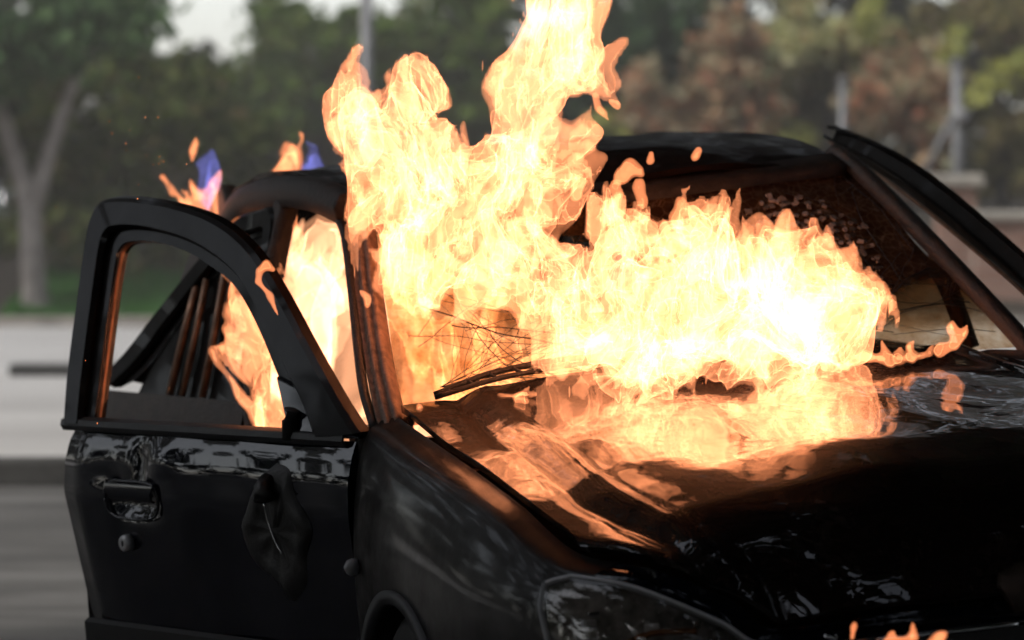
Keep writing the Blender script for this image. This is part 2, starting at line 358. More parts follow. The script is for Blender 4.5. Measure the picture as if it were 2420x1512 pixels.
plant('green_tree', 'fresh green leaved tree under the white gap of sky', 'tree',
      [(670, 120, 90, 90), (760, 110, 130, 70), (700, 230, 190, 80), (540, 250, 130, 60), (660, 40, 50, 50), (860, 110, 120, 60)], 35, 'green', 4200, .09,
      [[(640, 700, .1), (630, 500, .09), (650, 300, .07), (690, 120, .03)], [(645, 330, .04), (760, 200, .03), (820, 90, .015)]], DARKBARK, G1)
plant('broad_tree', 'broad brownish green tree between the forked trunk and the fire', 'tree',
      [(480, 380, 260, 140), (640, 400, 220, 110), (760, 330, 140, 120)], 36.5, 'brown', 5200, .095,
      [[(540, 720, .12), (540, 500, .1), (530, 320, .05)], [(538, 470, .05), (650, 380, .035), (720, 320, .02)]], DARKBARK, G1)
plant('upper_tree', 'dark overhanging crown left of the white gap of sky', 'tree',
      [(120, -40, 200, 90), (260, 90, 110, 110), (390, 190, 70, 60)], 38, 'dark', 4800, .1,
      [[(330, 700, .13), (335, 400, .11), (325, 100, .07), (300, -80, .04)]], DARKBARK, G1)
plant('middle_tree', 'green tree behind the tall flame column', 'tree',
      [(960, 140, 150, 110), (1060, 60, 140, 90), (1020, 240, 150, 90), (1150, 30, 60, 120)], 35.5, 'green', 4200, .09,
      [[(1010, 700, .1), (1015, 450, .09), (1010, 180, .05)]], DARKBARK, G1)
plant('deep_green_tree', 'dark green tree right of the tall flame column', 'tree',  # dark green is the leaf colour
      [(1520, 60, 130, 120), (1440, 220, 130, 110), (1590, 180, 90, 110), (1640, 40, 80, 60)], 35, 'deep', 4200, .09,
      [[(1530, 700, .1), (1535, 430, .09), (1530, 150, .04)]], DARKBARK, G1)
GA = 'autumn shrubs above the wall'
plant('red_shrub', 'tall red leaved shrub just right of the flame column', 'shrub',
      [(1730, 110, 60, 130), (1690, 260, 70, 80), (1540, 240, 50, 90), (1780, 300, 60, 50)], 33, 'red', 5000, .075, [[(1720, 700, .05), (1725, 400, .045), (1735, 120, .02)]], DARKBARK, GA, .14)
plant('amber_shrub', 'wide amber and orange shrub at the top right', 'shrub',
      [(1930, 60, 100, 90), (2010, 130, 90, 70), (1870, 160, 60, 70)], 33.5, 'amber', 5000, .075, [[(1950, 700, .05), (1955, 400, .045), (1960, 120, .02)]], DARKBARK, GA, .14)
plant('rust_shrub', 'rust red shrub left of the grey post', 'shrub',
      [(2150, 200, 80, 90), (2080, 260, 60, 60), (2090, 430, 60, 40), (2190, 330, 50, 60)], 32.5, 'red', 5000, .075, [[(2150, 700, .05), (2150, 400, .04), (2150, 220, .02)]], DARKBARK, GA, .14)
plant('yellow_shrub', 'yellow leaved shrub at the head of the grey post', 'shrub',
      [(2250, 110, 28, 45), (2050, 60, 40, 60), (1860, 320, 60, 30), (1440, 290, 60, 40)], 33, 'yellow', 700, .07, [[(2250, 700, .03), (2252, 300, .025), (2250, 110, .01)]], DARKBARK, GA, .1)
plant('yellow_branch_shrub', 'arching yellow green branch at the right edge', 'shrub',
      [(2300, 232, 30, 16), (2345, 195, 32, 16), (2390, 165, 34, 18), (2430, 150, 30, 22)], 31.5, 'yellow', 420, .06, [[(2262, 700, .025), (2270, 280, .02), (2340, 200, .014), (2440, 140, .008)]], DARKBARK, GA, .06)
plant('olive_shrub', 'olive green shrub filling the right edge above the wall', 'shrub',
      [(2380, 330, 110, 150), (2300, 60, 140, 80), (2420, 70, 100, 120)], 35, 'olive', 4800, .085, [[(2370, 700, .06), (2375, 400, .05), (2360, 120, .02)]], DARKBARK, GA, .18)
plant('dull_shrub', 'dull green shrub between the red and amber shrubs', 'shrub',
      [(1830, 250, 130, 110), (1960, 300, 120, 90), (1640, 330, 110, 80), (2020, 210, 80, 100)], 34.5, 'olive', 5200, .085, [[(1880, 700, .06), (1885, 420, .05), (1880, 220, .02)]], DARKBARK, GA, .18)
# dense far thicket that reads as one mass
def thicket():
    bl = []
    for u in range(-2000, 4200, 95):
        top = {0: 60, 1: 40, 2: 70}[(u//95) % 3]
        if 330 < u < 640: top = 150
        if 640 <= u < 1000: top = 70
        for v in range(int(top+70), 640, 95): bl.append(px_blob(u+random.uniform(-30, 30), v+random.uniform(-25, 25), 75, 75, 41+random.uniform(-1.5, 2), .9))
    for u in range(-1500, 4000, 130):                    # unseen crowns raised above the gap of sky to darken the hood reflections
        for v in range(-300 if 250 < u < 1050 else -20, -4600, -150): bl.append(px_blob(u+random.uniform(-40, 40), v+random.uniform(-30, 30), 105, 105, 43+random.uniform(-1.5, 2), .9))
    return leaf_geo(bl, 150000, .17, .36)
mesh_t = mesh('thicket', *thicket(), leafmat('thicket_foliage', [(.03, .034, .024), (.05, .06, .034), (.075, .085, .045), (.085, .068, .055), (.06, .08, .055)]), None, False)
tag(mesh_t, 'dense dark thicket behind all the trees', 'thicket', kind='stuff')

# posts, wall, kerb stop, motorcycle
POST = simple('galvanised_post', (.24, .24, .245), .5, .3, 15, .2, .1)
def post(u, d, vtop, r, label, lean=0, name='metal_post', cap=False, arm=None):
    p = at(u, vtop, d); z0 = bankz(p[0], p[1]) if p[1] > LOT_END else .1
    root = empty(name, (p[0], p[1], z0)); tag(root, label, 'post', 'grey posts behind the car')
    h = p[2]-z0; tube('shaft', [(lean, 0, -.05), (lean*.5, 0, h*.5), (0, 0, h)], r, POST, root, 10)
    tube('cap', [(0, 0, h), (0, 0, h+.03), (0, 0, h+.05)], r*1.25, POST, root, 10, scale=[1, 1, .4])
    if arm:
        q = at(*arm, d); a = np.array(q)-np.array((p[0], p[1], z0)); tube('brace', [(0, 0, h*.80), a], r*.55, POST, root, 8)
        tube('bracket', [(0, 0, h*.72), (.05, -.02, h*.76), (.06, -.02, h*.80)], r*1.5, POST, root, 8)
    return root
post(866, 26.0, -60, .048, 'tall whitish post left of the flame column')
post(1992, 27, 195, .032, 'slim grey post behind the sprung door frame')
post(2262, 27.6, 152, .048, 'stout grey post with a brace in front of the autumn shrubs', .02, arm=(2165, 450))
BR = N('old_brick'); tc = BR.n('TexCoord'); bt = BR.n('TexBrick'); bt.inputs['Scale'].default_value = 4; bt.inputs['Color1'].default_value = (.34, .17, .12, 1); bt.inputs['Color2'].default_value = (.42, .24, .18, 1); bt.inputs['Mortar'].default_value = (.36, .31, .27, 1)
mp = BR.n('Mapping'); mp.inputs['Rotation'].default_value = (math.pi/2, 0, 0); BR.l(tc.outputs['Object'], mp.inputs[0]); BR.l(mp.outputs[0], bt.inputs['Vector']); BR.l(bt.outputs['Color'], BR.b.inputs['Base Color']); BR.set(Roughness=.9)
STONE = simple('coping_stone', (.46, .42, .36), .85, 0, 6, .25, .3)
pw = at(2300, 520, 26.5); wz = pw[2]
wall = empty('brick_wall', (pw[0]+2.0, 26.5, .1)); tag(wall, 'low reddish brick wall with pale coping at the right', 'wall')
box('wall_body', (0.15, 0, (wz-.1)/2), (4.3, .24, wz-.1), BR.m, wall)
for i in range(6): box('coping_stone', (-1.7+i*.72, 0, wz-.1+.035), (.70, .34, .07), STONE, wall, bev=.015)
pp = at(2250, 437, 27.2)
box('pier', (pp[0]-pw[0]-2.0, .5, (pp[2]-.1)/2), (.30, .3, pp[2]-.1), BR.m, wall); box('pier_cap', (pp[0]-pw[0]-2.0, .5, pp[2]-.06), (.42, .42, .09), STONE, wall, bev=.02)
ps = at(115, 935, 19.6)
ws_ = box('wheel_stop', (ps[0]+.35, ps[1], .135), (1.15, .15, .07), simple('stop_rubber', (.05, .05, .048), .8, 0, 10, .3, .2), bev=.02); tag(ws_, 'dark low wheel stop lying on the pale lot', 'wheel stop')
def motorcycle():
    b = at(-95, 800, 28.2); root = empty('motorcycle', (b[0], b[1], .10)); tag(root, 'parked white and grey motorcycle beside the forked trunk', 'motorcycle'); root.rotation_euler = (0, 0, math.radians(62))
    for x in (-.6, .62):
        V, F = lathe_geo([(-.05, .22), (-.05, .27), (-.03, .3), (.03, .3), (.05, .27), (.05, .22), (-.05, .22)], 24)
        w = mesh('wheel', [(p[0]+x, p[1], p[2]+.3) for p in V], F, RUBBER, root)
        V, F = lathe_geo([(-.03, .04), (-.02, .2), (-.03, .225), (.03, .225), (.02, .2), (.03, .04), (-.03, .04)], 24); mesh('rim', [(p[0]+x, p[1], p[2]+.3) for p in V], F, CHROME, w)
    wh = simple('white_fairing', (.40, .42, .41), .3, 0, 5, .1, 0)
    G = surf([[(-.55, y*.5, .62), (-.2, y, .70), (.2, y, .78), (.62, y*.6, .80)] for y in (-.14, -.1)]+[[(-.55, 0, .72), (-.2, 0, .80), (.2, 0, .95), (.62, 0, .95)]]+[[(-.55, y*.5, .62), (-.2, y, .70), (.2, y, .78), (.62, y*.6, .80)] for y in (.1, .14)], 13, 16)
    grid('tank', G, wh, root)
    G = surf([[(.55, y, .55), (.66, y*.9, .8), (.6, y*.7, 1.0)] for y in (-.2, -.1, 0, .1, .2)], 9, 9); G[..., 0] -= G[..., 1]**2*3; solid(grid('fairing', G, wh, root), .02)
    G = surf([[(.58, y, 1.0), (.5, y*.9, 1.16), (.42, y*.7, 1.26)] for y in (-.16, 0, .16)], 7, 7); G[..., 0] -= G[..., 1]**2*3; solid(grid('windshield', G, SIDE_GLASS, root), .006)
    box('engine', (.05, 0, .42), (.5, .3, .34), SOOT, root, bev=.05); box('seat', (-.4, 0, .78), (.6, .22, .08), RUBBER, root, bev=.03)
    for y in (-.06, .06): tube('fork', [(.62, y, .3), (.52, y, .95)], .025, CHROME, root)
    tube('handlebar', [(.42, -.34, 1.0), (.5, -.1, 1.02), (.5, .1, 1.02), (.42, .34, 1.0)], .014, CHROME, root)
    tube('exhaust', [(.2, .16, .25), (-.4, .18, .27), (-.75, .18, .36)], .045, CHROME, root)
motorcycle()
# unseen ring of leaves added around the scene to darken the paintwork reflections
def unseen_wood_geo():
    bl = []
    for k in range(46):
        a = math.radians(-205+k*5.2); r = 19 if math.sin(a) < .2 else 21; x, y = 2+r*1.25*math.cos(a), r*math.sin(a)
        for z in (1.0, 2.9, 4.8, 6.7, 8.6, 10.5, 12.4): bl.append((x+random.uniform(-.7, .7), y+random.uniform(-1, 1), z+random.uniform(-.4, .4), 1.9, 1.9, 1.4))
    A, FA = leaf_geo(bl, 90000, .30, .65); bl = []
    for a in list(range(30, 72, 4))+list(range(109, 156, 4)):
        x, y = 38*math.cos(math.radians(a)), 38*math.sin(math.radians(a))
        for z in range(2, 40, 3): bl.append((x+random.uniform(-.7, .7), y+random.uniform(-1, 1), z, 2.4, 2.4, 2.0))
    B_, FB = leaf_geo(bl, 40000, .68, .9)
    return np.vstack([A, B_]), np.vstack([FA, FB+len(A)])
nw = mesh('unseen_wood', *unseen_wood_geo(), leafmat('unseen_wood_foliage', [(.012, .02, .008), (.03, .045, .018)]), None, False); tag(nw, 'unseen dark wood added around the scene to darken reflections in the paint', 'wood', kind='stuff')

def unseen_canopy():  # unseen leaf layer, shaped to shade the car and darken its reflections
    bl = []
    for x in np.arange(-14, 18, 2.0):
        for y in np.arange(-9, 17.5, 2.0):
            if math.hypot((x+9)/2.6, (y+1)/4) < 1 or (x < -3.5 and y > 6): continue       # opening shaped to let sky light reach the door and left ground
            bl.append((x+random.uniform(-.6, .6), y+random.uniform(-.6, .6), 6.2+random.uniform(-.5, .8)+.04*x, 1.55, 1.55, .55))
    return leaf_geo(bl, 105000, .30, .6)
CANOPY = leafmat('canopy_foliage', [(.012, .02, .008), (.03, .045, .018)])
sc_ = mesh('unseen_canopy', *unseen_canopy(), CANOPY, None, False); tag(sc_, 'unseen leafy canopy shading the car from above', 'canopy', kind='stuff')

# ================================================================== the car
car = empty('burning_car'); tag(car, 'dark burning hatchback with doors sprung open and a shattered windscreen', 'car')
MW = Matrix([list(M_CW[0])+[T_CW[0]], list(M_CW[1])+[T_CW[1]], list(M_CW[2])+[T_CW[2]], [0, 0, 0, 1]]); car.matrix_world = MW
def interp(x, xs, ys): return float(np.interp(x, xs, ys))
# ---- hood
HX = [-.42, -.19, .12, .40, .62, .80, .95]
def hood_w(x): return interp(x, HX, [.712, .71, .71, .70, .67, .62, .57])
def hood_edge(x): return interp(x, HX, [.957, .928, .893, .847, .783, .764, .68])
def hood_mid(x): return interp(x, [-.42, -.33, 0, .3, .5, .65, .76, .85, .91, .95], [.990, .985, .947, .908, .880, .850, .812, .757, .702, .652])
def hood_z(x, y):
    s = min(1.0, abs(y)/hood_w(x)); e = hood_edge(x); m = hood_mid(x)
    z = m+(e-m)*(s**2.3)
    cy_ = interp(x, [-.42, 0, .48, .75, .92], [.565, .60, .59, .52, .44]); k = (abs(y)-cy_)/.016
    z += .016*(1/(1+math.exp(max(-40, min(40, k))))) + .005*math.exp(-((abs(y)-cy_+.03)/.02)**2) - .006*math.exp(-((abs(y)-cy_-.028)/.018)**2)
    return z
def build_hood():
    nu, nv = 97, 61; G = np.zeros((nu, nv, 3))
    for i in range(nu):
        s = -1+2*i/(nu-1); a = abs(s)
        xr = -.40+.075*(1-s*s); xf = interp(a, [0, .25, .45, .6, .7, .8, .9, 1], [.94, .936, .926, .912, .895, .85, .785, .62])
        for j in range(nv):
            t = j/(nv-1); x = xr+(xf-xr)*t; y = s*hood_w(x); z = hood_z(x, y)
            z += .004*math.sin(5.1*x+3*y)*math.sin(7*y+1.3)+.0025*math.sin(13*x+2.2*y+1)+.002*math.sin(19*y-6*x)       # heat-warped panel
            z -= interp(a, [0, .3, .55, .7, .8, .9, 1], [.0, .008, .035, .065, .018, .0, .0])*max(0, (t-.8)/.2)**2
            if t > .965: z -= .006*(t-.965)/.035
            G[i, j] = (x, y, z)
    o = grid('hood', G, HOODM, car, flip=True); solid(o, .016); return G
HG = build_hood()
tube('washer_nozzle', [at_ for at_ in [(-.30, .30, hood_z(-.30, .30)), (-.29, .30, hood_z(-.30, .30)+.012)]], .009, RUBBER, car, 8)
# ---- front wings and nose
COLS = [
 [(-.43,-.725,.958),(-.43,-.79,.905),(-.43,-.825,.72),(-.43,-.825,.50),(-.43,-.80,.22)],
 [(-.19,-.72,.926),(-.19,-.79,.88),(-.19,-.838,.72),(-.19,-.84,.50),(-.19,-.81,.22)],
 [(.12,-.72,.891),(.12,-.788,.85),(.12,-.838,.70),(.12,-.842,.50),(.12,-.81,.22)],
 [(.40,-.71,.845),(.40,-.772,.81),(.41,-.82,.69),(.42,-.83,.50),(.43,-.81,.22)],
 [(.62,-.68,.781),(.632,-.733,.756),(.655,-.765,.68),(.69,-.775,.50),(.70,-.77,.22)],
 [(.76,-.60,.77),(.78,-.652,.748),(.815,-.672,.665),(.855,-.69,.48),(.86,-.69,.22)],
 [(.85,-.50,.73),(.875,-.54,.705),(.91,-.555,.62),(.95,-.565,.46),(.955,-.57,.22)],
 [(.90,-.425,.64),(.92,-.44,.615),(.95,-.45,.55),(.985,-.46,.44),(.99,-.46,.22)],
 [(.935,-.2,.67),(.955,-.205,.64),(.97,-.21,.57),(1.0,-.21,.44),(1.0,-.21,.22)],
 [(.94,0,.665),(.96,0,.64),(.975,0,.57),(1.005,0,.44),(1.005,0,.22)],
]
for c_, s_ in ((5, .92), (6, .8), (7, .7), (8, .35), (9, 0.0)):      # the nose meets the hood's leading edge
    q = HG[int(round((1-s_)/2*96)), -1]+np.array([.006, -.004, -.012]); k0 = np.array(COLS[c_][0]); dlt = q-k0
    COLS[c_] = [tuple(np.array(p)+dlt*w) for p, w in zip(COLS[c_], (1, 1, .8, .5, .2))]
WHX, WHZ, WHR = -.045, .305, .325
WRAP = surf(COLS, 181, 81)                               # along the wrap, top to bottom
def side_sign(G, s):
    G = G.copy(); G[..., 1] *= -s; return G                # s=-1 keeps the right side (negative Y)
def wing(s):
    G = WRAP[:91].copy()
    def keep(i, j):
        c = (G[i, j]+G[i+1, j+1])/2; return (c[0]-WHX)**2+(c[2]-WHZ)**2 > (WHR+.002)**2
    o = grid('front_wing', side_sign(G, s), WINGP, car, keep=keep, flip=(s > 0)); solid(o, .012, -1); return o
for s in (-1, 1): wing(s)
def arch_lip(s):
    P = []
    for a in np.linspace(math.radians(8), math.radians(172), 40):
        x = WHX+WHR*math.cos(a); z = WHZ+WHR*math.sin(a); P.append((x, s*.843, z))
    sweep('arch_lip', P, [(-.014, -.012), (.014, -.012), (.016, .010), (-.010, .014)], GREYTRIM, car, (0, 1, 0))
for s in (-1, 1): arch_lip(s)
G = np.concatenate([WRAP[90:], side_sign(WRAP[90:-1][::-1], 1)])
nose = grid('nose_panel', G[:, :, :], PAINT, car); solid(nose, .012)
# wheel-arch liners and wheels
def wheel(x, y, name='wheel'):
    s = -1 if y < 0 else 1
    V, F = lathe_geo([(-.09, .20), (-.092, .26), (-.075, .285), (0, .292), (.075, .285), (.092, .26), (.09, .20), (-.09, .20)], 40)
    w = mesh(name, [(p[0]+x, p[1]+y, p[2]+WHZ) for p in V], F, RUBBER, car)
    V, F = lathe_geo([(-.07, .03), (-.05, .05), (-.03, .14), (-.07, .185), (-.09, .205), (.09, .205), (.09, .03), (-.07, .03)], 40)
    mesh('rim', [(p[0]+x, (p[1] if s < 0 else -p[1])+y, p[2]+WHZ) for p in V], F, CHAR, w)
for x in (WHX, -2.52):
    for y in (-.73, .73): wheel(x, y)
for s in (-1, 1):
    G = np.array([[(WHX+.335*math.cos(a), s*yy, WHZ+.335*math.sin(a)) for yy in (.50, .81)] for a in np.linspace(0, math.pi, 24)]); solid(grid('arch_liner', G, RUBBER, car), .006)
# ---- headlights
def lamp(s):
    i0, i1 = 80, 138
    def P(i, f): # point on the wrap at column i and height fraction
        c = WRAP[i]; k = f*80; a = int(k); b = min(a+1, 80); return c[a]+(c[b]-c[a])*(k-a)
    nu, nv = 34, 14; G = np.zeros((nu, nv, 3)); GI = np.zeros((nu, nv, 3))
    for i in range(nu):
        t = i/(nu-1); ci = int(round(i0+(i1-i0)*t)); 
        top = .25+.02*t+.10*max(0, (.12-t)/.12)**2; bot = .78-.10*t-.30*max(0, (.14-t)/.14)**2
        for j in range(nv):
            p = P(ci, top+(bot-top)*j/(nv-1)); n = np.array([.75+.2*t, -.62+.45*t, .12]); n /= np.linalg.norm(n)
            bul = .010+.022*math.sin(math.pi*min(1, max(0, t)))*math.sin(math.pi*j/(nv-1)); G[i, j] = p+n*bul; GI[i, j] = p+n*.0045-n*.0*0
    lens = grid('headlight', side_sign(G, s), LENS, car, flip=(s < 0)); solid(lens, .004)
    bk = simple('lamp_reflector', (.16, .15, .145), .35, .35, 30, .6, .6) if s < 0 else bpy.data.materials['lamp_reflector']
    GI2 = GI.copy(); inner = grid('reflector', side_sign(GI2, s), bk, lens)
    border = np.concatenate([G[:, 0], G[-1, 1:], G[::-1, -1][1:], G[0, ::-1][1:]]); border = np.vstack([border, border[:1]])
    bb = side_sign(border[None], s)[0]
    sweep('seal', bb, [(-.006, -.006), (.006, -.006), (.006, .006), (-.006, .006)], LAMPW, lens, (.7, -.6*(-s), .4))
    rimm = simple('lamp_rim', (.5, .5, .52), .3, .2, 20, .1, 0) if s < 0 else bpy.data.materials['lamp_rim']
    tube('rim', side_sign((G[:, 0]+np.array([.004, 0, .004]))[None], s)[0], .0035, rimm, lens, 6)
    # indicator divider and inner reflectors
    pts = [G[int(a), int(b)]*.7+GI[int(a), int(b)]*.3 for a, b in [(4, 13), (8, 9), (13, 6), (20, 3.5)]]
    tube('divider', side_sign(np.array([spline(pts, 12)]), s)[0], .006, simple('amber_rim', (.25, .11, .05), .2, .6, 20, .2, 0) if s < 0 else bpy.data.materials['amber_rim'], lens, 6)
    rb = random.Random(5)
    for k in range(26):
        a = rb.uniform(6, 31); b = rb.uniform(2, 12); p = G[int(a), int(b)]*.55+GI[int(a), int(b)]*.45; q = side_sign(np.array([[p]]), s)[0, 0]
        box('facet', q, (.008, rb.uniform(.01, .03), rb.uniform(.008, .03)), CHROME if k % 2 else rimm, lens, rz=rb.uniform(-.6, .2), bev=.002)
for s in (-1, 1): lamp(s)
# ---- grille slot with chrome strip and angled badge frame
G = surf([[(.955, y, .648), (.982, y, .640), (.985, y, .612)] for y in (-.335, -.2, -.05, .12)], 20, 8)
solid(grid('grille_bar', G, PAINT, car), .01)
tube('chrome_strip', spline([(.953, -.350, .640), (.976, -.30, .630), (.990, -.15, .628), (.995, 0, .628)], 20), .0045, CHROME, car, 8)
box('grille_slot', (.975, -.10, .600), (.03, .46, .045), SOOT, car)
G = surf([[(.90, .035, .735), (.945, -.01, .700), (.985, .01, .648)], [(.88, .10, .752), (.93, .08, .718), (.98, .08, .650)], [(.86, .20, .765), (.92, .18, .725), (.975, .17, .655)]], 10, 10)
solid(grid('grille_frame', G, simple('bright_trim', (.30, .22, .18), .14, .9, 30, .3, .15), car), .01)
# ---- cowl, dashboard
G = surf([[(-.36+.05*(1-(y/.7)**2), y, .935+.012*(1-(y/.7)**2)), (-.46+.05*(1-(y/.7)**2), y, .925)] for y in np.linspace(-.7, .7, 9)], 40, 5)
solid(grid('cowl', G, CHAR, car), .02)
G = surf([[(-.50, y, .80), (-.62, y, .83), (-.78, y, .81), (-.86, y, .74), (-.86, y, .6)] for y in np.linspace(-.66, .66, 7)], 40, 20)
G[..., 2] += .012*np.sin(23*G[..., 1]+9*G[..., 0])*np.sin(17*G[..., 0]); solid(grid('dashboard', G, SEATM, car), .02)
V, F = lathe_geo([(0, .165), (.02, .178), (0, .19), (-.02, .178), (0, .165)], 36)
sw = mesh('steering_wheel', [(-.95+p[2]*.35+p[1]*.9, .36+p[0], .88+p[2]*.9-p[1]*.3) for p in V], F, CHAR, car)
# ---- windscreen
WSC = dict(bn=(-.415, -.705, .950), bf=(-.46, .735, .972), tn=(-1.00, -.585, 1.345), tf=(-1.06, .60, 1.378))
def ws_pt(s, t):                                        # s 0..1 near to far, t 0..1 foot to head
    b = np.array(WSC['bn'])*(1-s)+np.array(WSC['bf'])*s; h = np.array(WSC['tn'])*(1-s)+np.array(WSC['tf'])*s
    p = b+(h-b)*t; c = 4*s*(1-s); p = p+np.array([.055*c, 0, .012*c])
    sag = math.exp(-((s-.45)/.28)**2-((t-.62)/.3)**2); p = p-np.array([.03, 0, .055])*sag
    p = p+.006*np.array([1, 0, 1])*math.sin(9*s+4*t)*math.sin(11*t+2)
    return p
def ws_geo():
    n, m = 60, 40; G = np.array([[ws_pt(i/(n-1), j/(m-1)) for j in range(m)] for i in range(n)])
    def hole(i, j):
        s = i/(n-1); t = j/(m-1)
        # burnt-through upper middle and the torn slit above the foot
        d = ((s-.40)/.20)**2+((t-.62)/.20)**2+.35*math.sin(14*s+9*t)
        return d > 1.0
    return G, hole
Gw, hole = ws_geo()
ws = grid('windscreen', Gw, WS_GLASS, car, keep=hole, flip=True)
solid(ws, .006)
# cracks: branching thin lines standing on the pane, and crazed fragments
def cracks():
    parts = []; rr = random.Random(3)
    def line(s, t, ang, n, step, w, br):
        P = []
        for i in range(n):
            if not (0.01 < s < .99 and .01 < t < .98): break
            P.append(ws_pt(s, t)+np.array([.004, 0, .006])); ang += rr.uniform(-.18, .18); s += step*math.cos(ang)*.55; t += step*math.sin(ang)*1.2
            if br > 0 and rr.random() < .22: line(s, t, ang+rr.choice((-1, 1))*rr.uniform(.4, 1.2), int(n*.6), step, w*.7, br-1)
        if len(P) > 2: parts.append(sweep_geo(P, circ(w, 4), (.5, .3, .8)))
    for k in range(6): line(.02+rr.uniform(0, .03), rr.uniform(.25, .9), rr.uniform(-.9, .5), 16, .03, .0008, 1)
    for k in range(16): line(.06, .10, rr.uniform(-.05, .5), 14, .035, .0007, 1)
    for k in range(8): line(rr.uniform(.1, .3), rr.uniform(.1, .45), rr.uniform(-1.2, 1.2), 10, .03, .0009, 1)
    for k in range(6): line(.80, .10+.05*k, rr.uniform(-.5, .4), 16, .03, .0009, 1)
    for k in range(7): line(rr.uniform(.70, .95), rr.uniform(.2, .9), rr.uniform(0, 6.3), 10, .025, .0008, 1)
    line(.74, .16, .55, 26, .03, .0020, 1); line(.78, .14, .9, 22, .03, .0014, 1)
    line(.05, .52, -.62, 34, .03, .0018, 1); line(.10, .40, -.55, 30, .03, .0014, 1)
    return join_geo(parts)
ck = mesh('crack', *cracks(), SOOT, ws, False); ck['kind'] = 'stuff'
def fragments():
    parts = []; rr = random.Random(8)
    for k in range(620):
        gi, gj = k % 31, k//31; s = .63+gi*.0105+rr.uniform(-.003, .003)+(gj % 2)*.005; t = .30+gj*.030+rr.uniform(-.008, .008)
        if ((s-.79)/.13)**2+((t-.60)/.27)**2 > 1+rr.uniform(-.5, .15) or rr.random() < .25: continue
        c = ws_pt(s, t)+np.array([.004, 0, .006])
        e1 = ws_pt(s+.01, t)-ws_pt(s, t); e1 /= np.linalg.norm(e1); e2 = ws_pt(s, t+.01)-ws_pt(s, t); e2 /= np.linalg.norm(e2); n = np.cross(e1, e2); n /= np.linalg.norm(n)
        tilt = np.array([rr.gauss(0, .10), rr.gauss(0, .10)]); a1 = e1+n*tilt[0]; a2 = e2+n*tilt[1]; kk = rr.randint(4, 6); r = rr.uniform(.006, .0095); a0 = rr.uniform(0, 6)
        top = []; 
        for q in range(kk):
            an = a0+2*math.pi*q/kk+rr.uniform(-.3, .3); top.append(c+(a1*math.cos(an)+a2*math.sin(an))*r*rr.uniform(.8, 1.2))
        bot = [p-n*.004 for p in top]; V = top+bot
        F = [tuple(range(kk)), tuple(range(2*kk-1, kk-1, -1))]+[(q, q+kk, (q+1) % kk+kk, (q+1) % kk) for q in range(kk)]; parts.append((V, F))
    return join_geo(parts)
fm = N('glass_fragment'); fm.set(Base_Color=(.12, .11, .10, 1), Roughness=.06, Specular_IOR_Level=.8); fm.l(fm.ramp(fm.n('NewGeometry').outputs['Random Per Island'], [(0, (.05, .04, .035)), (.5, (.16, .15, .14)), (1, (.34, .31, .30))]), fm.b.inputs['Base Color'])
fg = mesh('glass_fragment', *fragments(), fm.m, ws, False); fg['kind'] = 'stuff'
# charred blade lying across the foot of the pane
def wiper():
    P = spline([ws_pt(.045, .05), ws_pt(.12, .13), ws_pt(.22, .165), ws_pt(.33, .14)], 24)+np.array([.02, 0, .02]); Q = spline([ws_pt(.045, .03), ws_pt(.14, .08), ws_pt(.24, .105), ws_pt(.34, .115)], 24)+np.array([.022, 0, .018])
    P = Q+(P-Q)*.55
    o = sweep('wiper', Q, [(-.004, -.005), (.004, -.005), (.004, .005), (-.004, .005)], CHAR, car); sweep('blade', P, [(-.003, -.006), (.003, -.006), (.003, .006), (-.003, .006)], CHAR, o)
    for i in range(2, 23, 3): sweep('bridge', [P[i], (P[i]+Q[i])/2, Q[i]], circ(.004, 6), CHAR, o, (0, 1, 0))
wiper()
# ---- pillars and roof
RID = [(-.042, -.020), (-.040, .004), (-.030, .013), (-.026, .004), (-.014, .006), (-.010, .017), (.004, .018), (.008, .006), (.018, .008), (.022, .018), (.036, .012), (.040, -.020)]
def pillar(name, P, prof, mat, up, n=40): return sweep(name, spline(P, n), prof, mat, car, up)
pa = pillar('a_pillar', [(-.40, -.735, .93), (-.47, -.728, .99), (-.60, -.705, 1.075), (-.80, -.662, 1.205), (-.97, -.622, 1.315), (-1.10, -.60, 1.375)], [(a*.74, b*.9) for a, b in RID], SCALED, (.75, -.65, .25))
pillar('door_seal', [(-.44, -.762, .93), (-.52, -.758, 1.0), (-.63, -.735, 1.075), (-.82, -.69, 1.20), (-.98, -.655, 1.305), (-1.10, -.637, 1.345)], circ(.011, 8), CHAR, (0, 0, 1))
pillar('a_pillar', [(-.40, .765, .93), (-.52, .745, 1.015), (-.80, .685, 1.205), (-1.0, .64, 1.335), (-1.12, .615, 1.395)], [(-.05, -.022), (-.05, .012), (-.02, .022), (.02, .022), (.05, .012), (.05, -.022)], CHAR, (.7, .7, .2))
for s in (-1, 1):
    rz = .0 if s < 0 else -.03
    pillar('roof_rail', [(-1.06, s*.612, 1.372+rz*.6), (-1.3, s*.625, 1.40+rz), (-1.7, s*.628, 1.40+rz*.6), (-2.05, s*.62, 1.372), (-2.3, s*.61, 1.315)], [(-.035, -.04), (-.042, 0), (-.03, .026), (.0, .034), (.03, .022), (.04, -.02), (.02, -.042)], CHAR, (0, 0, 1))
    pillar('b_pillar', [(-1.60, s*.63, 1.385), (-1.545, s*.70, 1.20), (-1.50, s*.765, .95), (-1.49, s*.775, .5)], [(-.05, -.025), (-.05, .02), (-.02, .03), (.03, .028), (.05, .01), (.05, -.025)], CHAR, (0, s, 0))
    pillar('c_pillar', [(-2.25, s*.615, 1.335), (-2.45, s*.665, 1.16), (-2.62, s*.72, .95)], [(-.09, -.02), (-.09, .02), (.09, .02), (.09, -.02)], CHAR, (0, s, 0))
